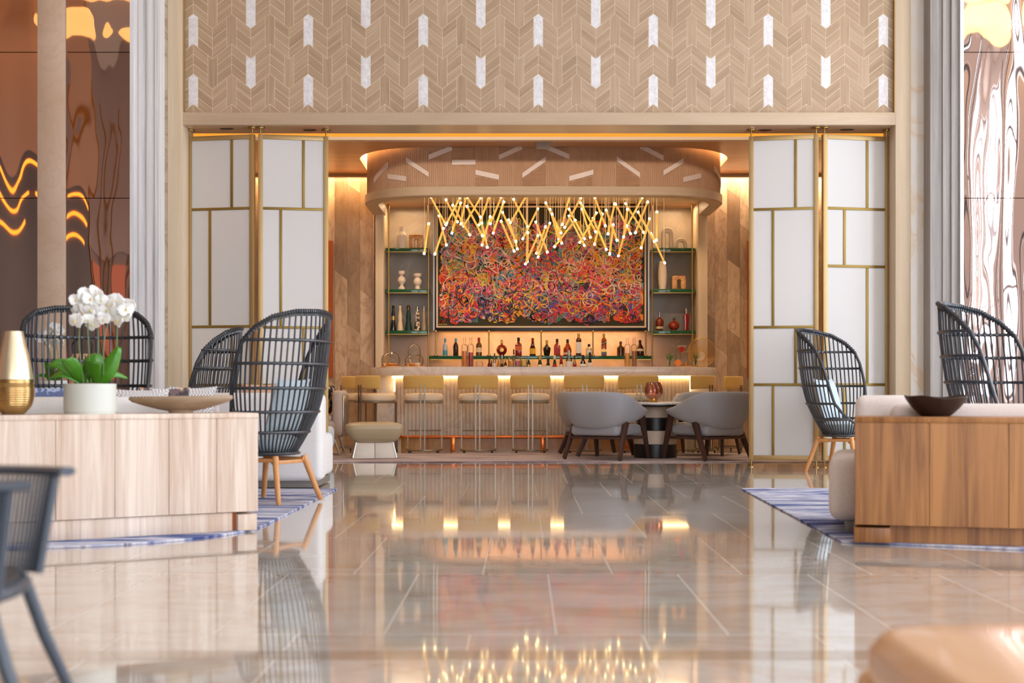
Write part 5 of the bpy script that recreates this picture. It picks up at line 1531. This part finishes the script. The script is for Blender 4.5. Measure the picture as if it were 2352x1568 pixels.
# cocktail tray group at the counter end
DK = DCt-.05
cb = MB().box(gx(1551,DK), gx(1588,DK), DK-.09, DK+.06, ZK, ZK+.014).build('serving_board', oak_leg, bevel=.004); tag(cb, 'oak serving board under the red cocktail', 'board')
ct = thing('cocktail_glass', 'coupe glass of red cocktail on the oak serving board', 'glass', (gx(1565,DK), DK-.02, ZK+.0145))
MB().lathe([(.002,0),(.04,0),(.042,.005),(.006,.012),(.005,.16),(.02,.185),(.055,.235),(.075,.29)], 28, cap=False).build('glass_wall', thin, ct, solid=.002)
MB().lathe([(0,.19),(.018,.192),(.05,.235),(.062,.27),(0,.272)], 28).build('cocktail', plain('red cocktail', (226,40,22), .15), ct)
og = thing('orange_slice', 'orange slice standing beside the red cocktail', 'fruit', (gx(1556,DK), DK-.06, ZK+.0145))
MB().lathe([(0,-.006),(.045,-.006),(.045,.006),(0,.006)], 24).xf(Tr(0,0,.045) @ Matrix.Rotation(R(80),4,'X')).build('peel', plain('orange peel', (240,130,26), .5), og)
hb = thing('herb_glass', 'small glass of fresh green mint on the counter', 'plant', (gx(1538,DK), DK, ZK))
MB().lathe([(.002,0),(.03,0),(.038,.09)], 20, cap=False).build('glass_wall', thin, hb, solid=.0025)
leafg = plain('mint green', (66,120,38), .6)
rnd = random.Random(12); hm = MB()
for i in range(70):
    a = rnd.uniform(0,2*PI); rr = rnd.uniform(0,.06); z = .1+rnd.uniform(0,.075); c = Vector((rr*math.cos(a), rr*math.sin(a), z))
    d = Vector((rnd.uniform(-1,1), rnd.uniform(-1,1), rnd.uniform(-.3,1))).normalized(); s_ = d.orthogonal().normalized()
    l = .026; w_ = .011
    hm.add([c, c+d*l*.5+s_*w_, c+d*l, c+d*l*.5-s_*w_], [(0,1,2,3)])
o = hm.build('leaves', leafg, hb, smooth=False, fixn=False); o['kind'] = 'stuff'
sm = MB()
for i in range(7):
    a = 2*PI*i/7; sm.tube([(0,0,.005),(.015*math.cos(a),.015*math.sin(a),.09),(.035*math.cos(a),.035*math.sin(a),.13)], .002, 5)
sm.build('stems', leafg, hb)
gv = thing('grass_vase', 'slim glass vase of feathery grass by the gold wire fan', 'plant', (gx(1598,DK), DK+.02, ZK))
MB().lathe([(.002,0),(.026,0),(.034,.12)], 20, cap=False).build('glass_wall', thin, gv, solid=.0025)
gm_ = MB(); rnd = random.Random(5)
for i in range(60):
    a = rnd.uniform(0,2*PI); s_ = rnd.uniform(.02,.09); h = rnd.uniform(.15,.25)
    gm_.tube([(0,0,.01),(.3*s_*math.cos(a),.3*s_*math.sin(a),.12),(s_*math.cos(a),s_*math.sin(a),h)], [.0016,.0016,.0006], 4)
o = gm_.build('grass_blades', plain('dry olive grass', (122,118,60), .8), gv); o['kind'] = 'stuff'
wf = thing('wire_fan', 'gold wire disc sculpture standing at the end of the counter', 'ornament', (gx(1612,DK+.25), DK+.25, ZK))
rW = 33*DK/F; cz = rW+.012
gold_w = plain('gold wire', (214,164,70), .3, 1.0)
def circ(r, cx=0, cz_=0, n=48): return [(cx+r*math.cos(2*PI*i/n), 0, cz_+r*math.sin(2*PI*i/n)) for i in range(n)]
MB().tube(circ(rW,0,cz), .0045, 6, closed=True).build('outer_ring', gold_w, wf)
MB().tube(circ(rW*.36,-.02,cz-.05), .004, 6, closed=True).build('inner_ring', gold_w, wf)
sp = MB()
for i in range(56):
    a = 2*PI*i/56; sp.tube([(rW*math.cos(a),0,cz+rW*math.sin(a)), (-.02+rW*.36*math.cos(a),0,cz-.05+rW*.36*math.sin(a))], .0022, 4)
sp.build('spokes', gold_w, wf)
MB().box(-.05,.05,-.03,.03,0,.012).build('foot', gold_w, wf)

# ------------------------------------------------------------------ on the consoles
zL = gz(948,7.85)+.0005
def onL(px, back):   # a point on the pale console's top, BACK metres behind its front
    s = sL(px); p = org + Vector((math.cos(angL), math.sin(angL), 0))*s + Vector((-math.sin(angL), math.cos(angL), 0))*back
    return Vector((p.x, p.y, zL))
gv_ = onL(40, .14); Dg = gv_.y; mg = Dg/F
gvase = thing('gold_vase', 'tall tapering champagne gold vase on the pale console', 'vase', gv_)
Hg = gz(760, Dg)-zL
gold_sat = plain('champagne gold', (232,214,178), .3, .8)
prof = [(23,0),(27,.02),(40,.1),(45.5,.19),(47,.29),(44,.45),(37,.65),(29,.83),(23,.96),(21.5,.995)]
pp_ = catmull([(a*mg,0,b*Hg) for a, b in prof], 6)
MB().lathe([(max(1e-5,p.x), p.z) for p in pp_ if p.z >= .4*Hg-.001], 56, cap=False).build('upper_body', gold_sat, gvase)
lowr = []
for p in pp_:
    if p.z <= .4*Hg+.02: lowr.append((p.x, p.z))
fine_l = []
for (a0,b0),(a1,b1) in zip(lowr, lowr[1:]):
    for k in range(4):
        t_ = k/4; z = b0+(b1-b0)*t_; fine_l.append((a0+(a1-a0)*t_+.0011*math.sin(z*520), z))
MB().lathe([(0,0)]+fine_l, 56, cap=False).build('ribbed_foot', plain('brushed ribbed gold', (196,160,104), .2, 1.0), gvase)
MB().lathe([(20*mg,Hg*.995),(17*mg,Hg*.998),(16*mg,Hg*.9)], 40, cap=False).build('mouth', gold_sat, gvase)

# orchids
petal = NT('white orchid petal'); petal.set(color=lin((248,246,240)), rough=.6, sss=.1); petal = petal.mat
lipm = plain('pale yellow orchid lip', (232,216,140), .6)
lfm = plain('orchid leaf', (76,142,34), .32, coat=.3); stemm = plain('orchid stem', (120,136,92), .6); soil = plain('bark soil', (122,64,40), .95)
def flower_mesh():
    mb = MB()
    def pet(a, l, w, tilt):
        M = Matrix.Rotation(a, 4, 'Y')
        def fn(u, v):
            x = (v-.5)*2*w*math.sin(PI*min(1, .12+.88*u))**.7; z = u*l
            y = -tilt*u*u*l - .25*w*math.cos((v-.5)*PI) + .1*w
            return M @ Vector((x, y, z))
        mb.grid(fn, 6, 6, 0)
    pet(R(0), .036, .016, -.1)
    pet(R(128), .035, .015, -.15); pet(R(-128), .035, .015, -.15)
    pet(R(70), .04, .027, .1); pet(R(-70), .04, .027, .1)
    mb.ball((0,-.007,-.004), .0055, 8, 1, 1, 1, 1.5)
    return mb
orch = thing('white_orchid', 'white flowering orchid in a pale cylinder pot on the pale console', 'plant', onL(222, .17))
Do = orch.location.y; mo = Do/F
rp_ = 58*mo; hp = gz(881, Do)-zL
potm = plain('matt pale sage pot', (214,216,204), .45)
MB().lathe([(0,0),(rp_*.96,0),(rp_*.96,.012),(rp_,.013),(rp_,hp),(rp_*.95,hp),(rp_*.94,hp-.02),(0,hp-.02)], 56).build('pot', potm, orch)
MB().lathe([(0,hp-.03),(rp_*.94,hp-.03),(rp_*.9,hp-.006),(rp_*.4,hp+.004),(0,hp+.006)], 30).build('soil', soil, orch)
def leaf(a, l, w, rise, droop):
    mb = MB(); ca, sa = math.cos(a), math.sin(a)
    def fn(u, v):
        ww = w*math.sin(PI*(.06+.9*u))**.6*(v-.5)*2
        r = .02+l*u*(1-.25*rise); z = hp-.01+rise*l*u-droop*l*u*u + .22*abs(v-.5)*w*1.5
        return (r*ca - ww*sa, r*sa*.8 + ww*ca, z)
    return mb.grid(fn, 12, 6)
def o_leaf(x1, y1, w):   # leaf from the pot's heart to this photo point
    p0 = Vector((gx(222,Do), Do, zL+hp-.01)); p1 = at(x1, y1, Do) 
    return p1-p0
for (x0_, x1_, y1_, w_, bend, dy) in ((205,125,872,.028,.05,.0),(200,132,840,.035,.06,-.06),(205,172,828,.045,.05,-.1),(215,205,830,.04,.04,.1),(225,240,812,.062,.03,-.02),(232,245,835,.05,.05,-.12),(240,292,797,.05,-.02,-.03),(240,298,868,.02,.04,.08)):
    a = Vector((gx(x0_,Do)-gx(222,Do), 0, hp-.008)); b = at(x1_, y1_, Do)-Vector((gx(222,Do), Do, zL)); b.y = dy
    d = b-a; side = Vector((d.z, 0, -d.x)).normalized() if abs(d.x) < .9*d.length else Vector((0,.6,.8))
    mb = MB()
    def fn(u, v, a=a, d=d, side=side, w_=w_, bend=bend):
        ww = w_*math.sin(PI*(.08+.88*u))**.65*(v-.5)*1.0
        p = a+d*u+Vector((0,-.6*abs(bend),bend))*math.sin(PI*u)
        return p+side*ww*1.9+Vector((0,.5*abs(v-.5)*w_,0))
    mb.grid(fn, 14, 6); mb.build('leaf', lfm, orch, solid=.002, fixn=False)
fl_mb = flower_mesh(); flower0 = None
rnd = random.Random(31)
stems = [((196,880),(185,800),(182,745),(178,715)),((212,880),(206,790),(203,730),(200,700)),((228,815),(222,760),(220,720),(224,690)),((265,830),(268,770),(272,725),(285,705)),((240,860),(243,780),(250,720),(262,705))]
for st in stems:
    P = catmull([at(px,py,Do)-orch.location+Vector((0,rnd.uniform(-.03,.05),0)) for px, py in st], 6)
    MB().tube(P, .0035, 6).build('stem', stemm, orch)
blooms = [(178,690),(200,678),(220,668),(176,718),(190,732),(205,705),(222,700),(238,690),(208,735),(226,722),(246,712),(258,700),(270,690),(284,700),(296,712),(262,722),(290,730),(278,738),(228,678),(240,728),(186,705),(214,688),(232,708),(252,690),(270,712),(285,718),(214,712),(196,722),(216,745),(300,702),(246,735),(182,738)]
for i, (px, py) in enumerate(blooms):
    p = at(px, py, Do)-orch.location + Vector((0, rnd.uniform(-.06,.05), 0))
    if flower0 is None: flower0 = fl_mb.build('flower', [petal, lipm], orch, fixn=False); f = flower0
    else: f = flower0.copy(); COL.objects.link(f)
    f.parent = orch; f.location = p; f.rotation_euler = (rnd.uniform(-.5,.4), rnd.uniform(-.5,.5), rnd.uniform(-.9,.9)); s_ = rnd.uniform(1.0,1.4); f.scale = (s_,)*3
# the second orchid stands on a side table behind the rattan chair
st_t = thing('side_table', 'small side table behind the rattan chair carrying the second orchid', 'table', (gx(118,11.6), 11.6, 0))
MB().lathe([(0,.755),(.22,.755),(.22,.78),(0,.78)], 40).build('table_top', oak_frame, st_t)
MB().lathe([(0,0),(.2,0),(.2,.015),(.02,.03),(.02,.756)], 30).build('pedestal', brass, st_t)
o2 = dup(orch, (gx(122,11.6), 11.6, .7805), R(140), 'second white orchid seen through the rattan chair', .92)
lan = thing('woven_lantern', 'woven cane lantern seen through the rattan chair', 'lantern', (gx(185,12.4), 12.45, 0))
lwm = MB(); lpf = [(.16,.0),(.2,.2),(.235,.5),(.22,.85),(.15,1.1),(.08,1.2)]
cane_p = plain('pale cane', (206,170,132), .6)
for k in range(22):
    for sg in (1,-1):
        P = []
        for i in range(26):
            z = 1.2*i/25; r = lerp_tab([(b,a) for a,b in lpf], z); a = 2*PI*k/22+sg*z*1.5
            P.append((r*math.cos(a), r*math.sin(a), z))
        lwm.tube(P, .0042, 4)
lwm.build('woven_body', cane_p, lan)
MB().tube(catmull([(-.08,0,1.2),(-.09,0,1.3),(0,0,1.36),(.09,0,1.3),(.08,0,1.2)],6), .008, 8).build('handle', black_paint, lan)

# boat shaped bowl
bw_ = thing('wooden_bowl', 'long boat shaped driftwood bowl on the pale console', 'bowl', onL(438, .2), angL*.35)
Db = bw_.location.y; mbw = Db/F
drift = wood('driftwood', (182,158,130), (142,116,88), (3,14,14), rough=.6)
Lb, hb_, wb_ = 117*mbw, (945-906)*mbw, .13
bm_ = MB()
def bfn(u, v):
    a = 2*PI*u
    lv = [(0,.0),(.26,0.0),(.42,.1),(.7,.36),(.93,.62),(1.0,.8),(.985,1.0),(.9,.92),(.5,.5),(0,.36)]
    i = v*(len(lv)-1); k = min(int(i), len(lv)-2); f = i-k
    r = lv[k][0]+(lv[k+1][0]-lv[k][0])*f; z = lv[k][1]+(lv[k+1][1]-lv[k][1])*f
    return (r*Lb*math.cos(a), r*wb_*math.sin(a)*(1-.25*abs(math.cos(a))**2), .012+z*(hb_-.012)*(1+.05*math.cos(a)))
bm_.grid(bfn, 64, 27, closeu=True); bm_.build('bowl_body', drift, bw_, ang=60)
MB().lathe([(0,0),(.07,0),(.08,.02),(0,.02)], 24, sy=.6).build('foot', drift, bw_)
# dark bowl
dbw = thing('dark_bowl', 'dark turned wooden bowl with an uneven rim on the honey oak console', 'bowl', (gx(2152,7.38), 7.4, gz(957,7.2)+.0005))
mD = 7.4/F; hD = (955-910)*mD; rD = 71*mD
dkw = wood('ebonised wood', (72,52,42), (34,24,20), (9,9,9), rough=.45)
def dfn(u, v):
    a = 2*PI*u
    lv = [(0,0),(.42,0),(.5,.06),(.75,.42),(.93,.78),(1,.98),(.97,1.0),(.9,.82),(.6,.3),(0,.16)]
    i = v*(len(lv)-1); k = min(int(i), len(lv)-2); f = i-k
    r = lv[k][0]+(lv[k+1][0]-lv[k][0])*f; z = lv[k][1]+(lv[k+1][1]-lv[k][1])*f
    return (r*rD*math.cos(a), r*rD*.9*math.sin(a), z*hD*(1+(.07*math.sin(2*a+1)+.04*math.sin(5*a))*z))
MB().grid(dfn, 64, 27, closeu=True).build('bowl_body', dkw, dbw, ang=60)
MB().lathe([(0,-0.0),(rD*.4,0),(rD*.42,.006),(0,.006)], 30).build('foot_ring', dkw, dbw)

# ------------------------------------------------------------------ woven tub chair and leather ottoman close to the camera
tub = thing('woven_tub_chair', 'dark woven cord tub chair cut by the picture edge before the pale console', 'chair', (-1.245, 2.73, 0), R(9))
cord = NT('dark slate cord'); cord.set(color=lin((58,64,74)), rough=.6); cord = cord.mat
slate = plain('slate powder coat', (62,70,80), .35)
def tubp(th, z):
    # u-shaped plan open towards +x
    r = .29+.05*max(0, min(1, (z-.42)/.25))
    return Vector((r*math.cos(th), r*math.sin(th), z))
A0 = R(46)
def trim_(z, r, nm, mt, flat):
    P = [tubp(A0+(2*PI-2*A0)*i/48, z) for i in range(49)]
    P = [P[0]+Vector((.03,-.02,0))] + P + [P[-1]+Vector((.03,.02,0))]
    MB().tube(P, r, 10, flat=flat, up=(0,0,1)).build(nm, mt, tub)
trim_(.665, .011, 'top_rail', slate, 2.4)
base = [tubp(2*PI*i/48, .435) for i in range(48)]
base = [Vector((p.x*.7 if p.x > 0 else p.x, p.y, p.z)) for p in base]
MB().tube(base, .016, 10, closed=True).build('seat_hoop', slate, tub)
MB().prism([(p.x*.97, p.y*.97) for p in base], .425, .455).build('seat_pad', plain('dark seat pad', (72,66,64), .8), tub)
cm = MB(); nC = 130
for k in range(nC):
    if k % 22 == 21: continue
    th = A0+(2*PI-2*A0)*k/(nC-1)
    cm.tube([tubp(th, .435), tubp(th, .55), tubp(th, .665)], .0038, 5)
o = cm.build('cord_weave', cord, tub)
for k in (0, nC//3, 2*nC//3, nC-1):
    th = A0+(2*PI-2*A0)*k/(nC-1); MB().tube([tubp(th,.435), tubp(th,.665)], .011, 8).build('upright_post', slate, tub)
for sx, sy in ((1,-1),(1,1),(-1,-1),(-1,1)):
    MB().tube([(sx*.18,sy*.17,.43),(sx*.22,sy*.19,.3),(sx*.34,sy*.23,0)], [.015,.0145,.010], 10).build('leg', slate, tub)
ott = thing('leather_ottoman', 'tan leather ottoman close to the camera, out of focus', 'ottoman', (1.153, 1.87, 0))
tan = plain('tan leather', (238,186,140), .26, coat=.4)
MB().box(-.515,.515,-.58,.58,.03,.335).build('base', tan, ott, bevel=.03, seg=4, ang=60)
mb = MB()
def ofn(u, v):
    lv = [(.0,.30),(.94,.30),(.985,.315),(1.0,.345),(.995,.38),(.95,.412),(.8,.428),(.0,.436)]
    i = v*(len(lv)-1); k = min(int(i), len(lv)-2); f = i-k
    r = lv[k][0]+(lv[k+1][0]-lv[k][0])*f; z = lv[k][1]+(lv[k+1][1]-lv[k][1])*f
    a = 2*PI*u; c, s_ = math.cos(a), math.sin(a); p = .2
    return (r*.52*math.copysign(abs(c)**p, c), r*.585*math.copysign(abs(s_)**p, s_), z+.004)
mb.grid(ofn, 96, 28, closeu=True); mb.build('cushion', tan, ott, ang=60)
MB().tube([(-.522,-.4,.30),(-.522,.4,.30)], .005, 6).build('seam_piping', tan, ott)
for sx in (-1,1):
    for sy in (-1,1): MB().lathe([(.02,0),(.024,.032)], 12, (sx*.42,sy*.48,0)).build('foot', black_paint, ott)

# pendant lamps of the hall, mirrored in the copper walls
shade_m = plain('cream lamp shade', (250,226,180), .6, ecol=lin((255,206,130)), emit=2.2)
pend = thing('pendant_lamp', 'wide cream pendant lamp of the hall, seen mirrored in the copper wall', 'lamp', (-6.1, 10.0, 6.0), 0, 'hall pendants seen in the copper mirrors')
MB().lathe([(.62,0),(.6,.03),(.3,.16),(.06,.2),(0,.2)], 40).build('shade', shade_m, pend)
MB().tube([(0,0,.19),(0,0,HZ-6.0)], .01, 8).build('cord', brass, pend)
for p in ((-6.4,8.5,6.3),(-5.4,11.7,6.0),(6.7,10.0,6.1),(7.1,8.5,6.3),(6.1,11.6,6.0)): 
    dup(pend, p, 0)
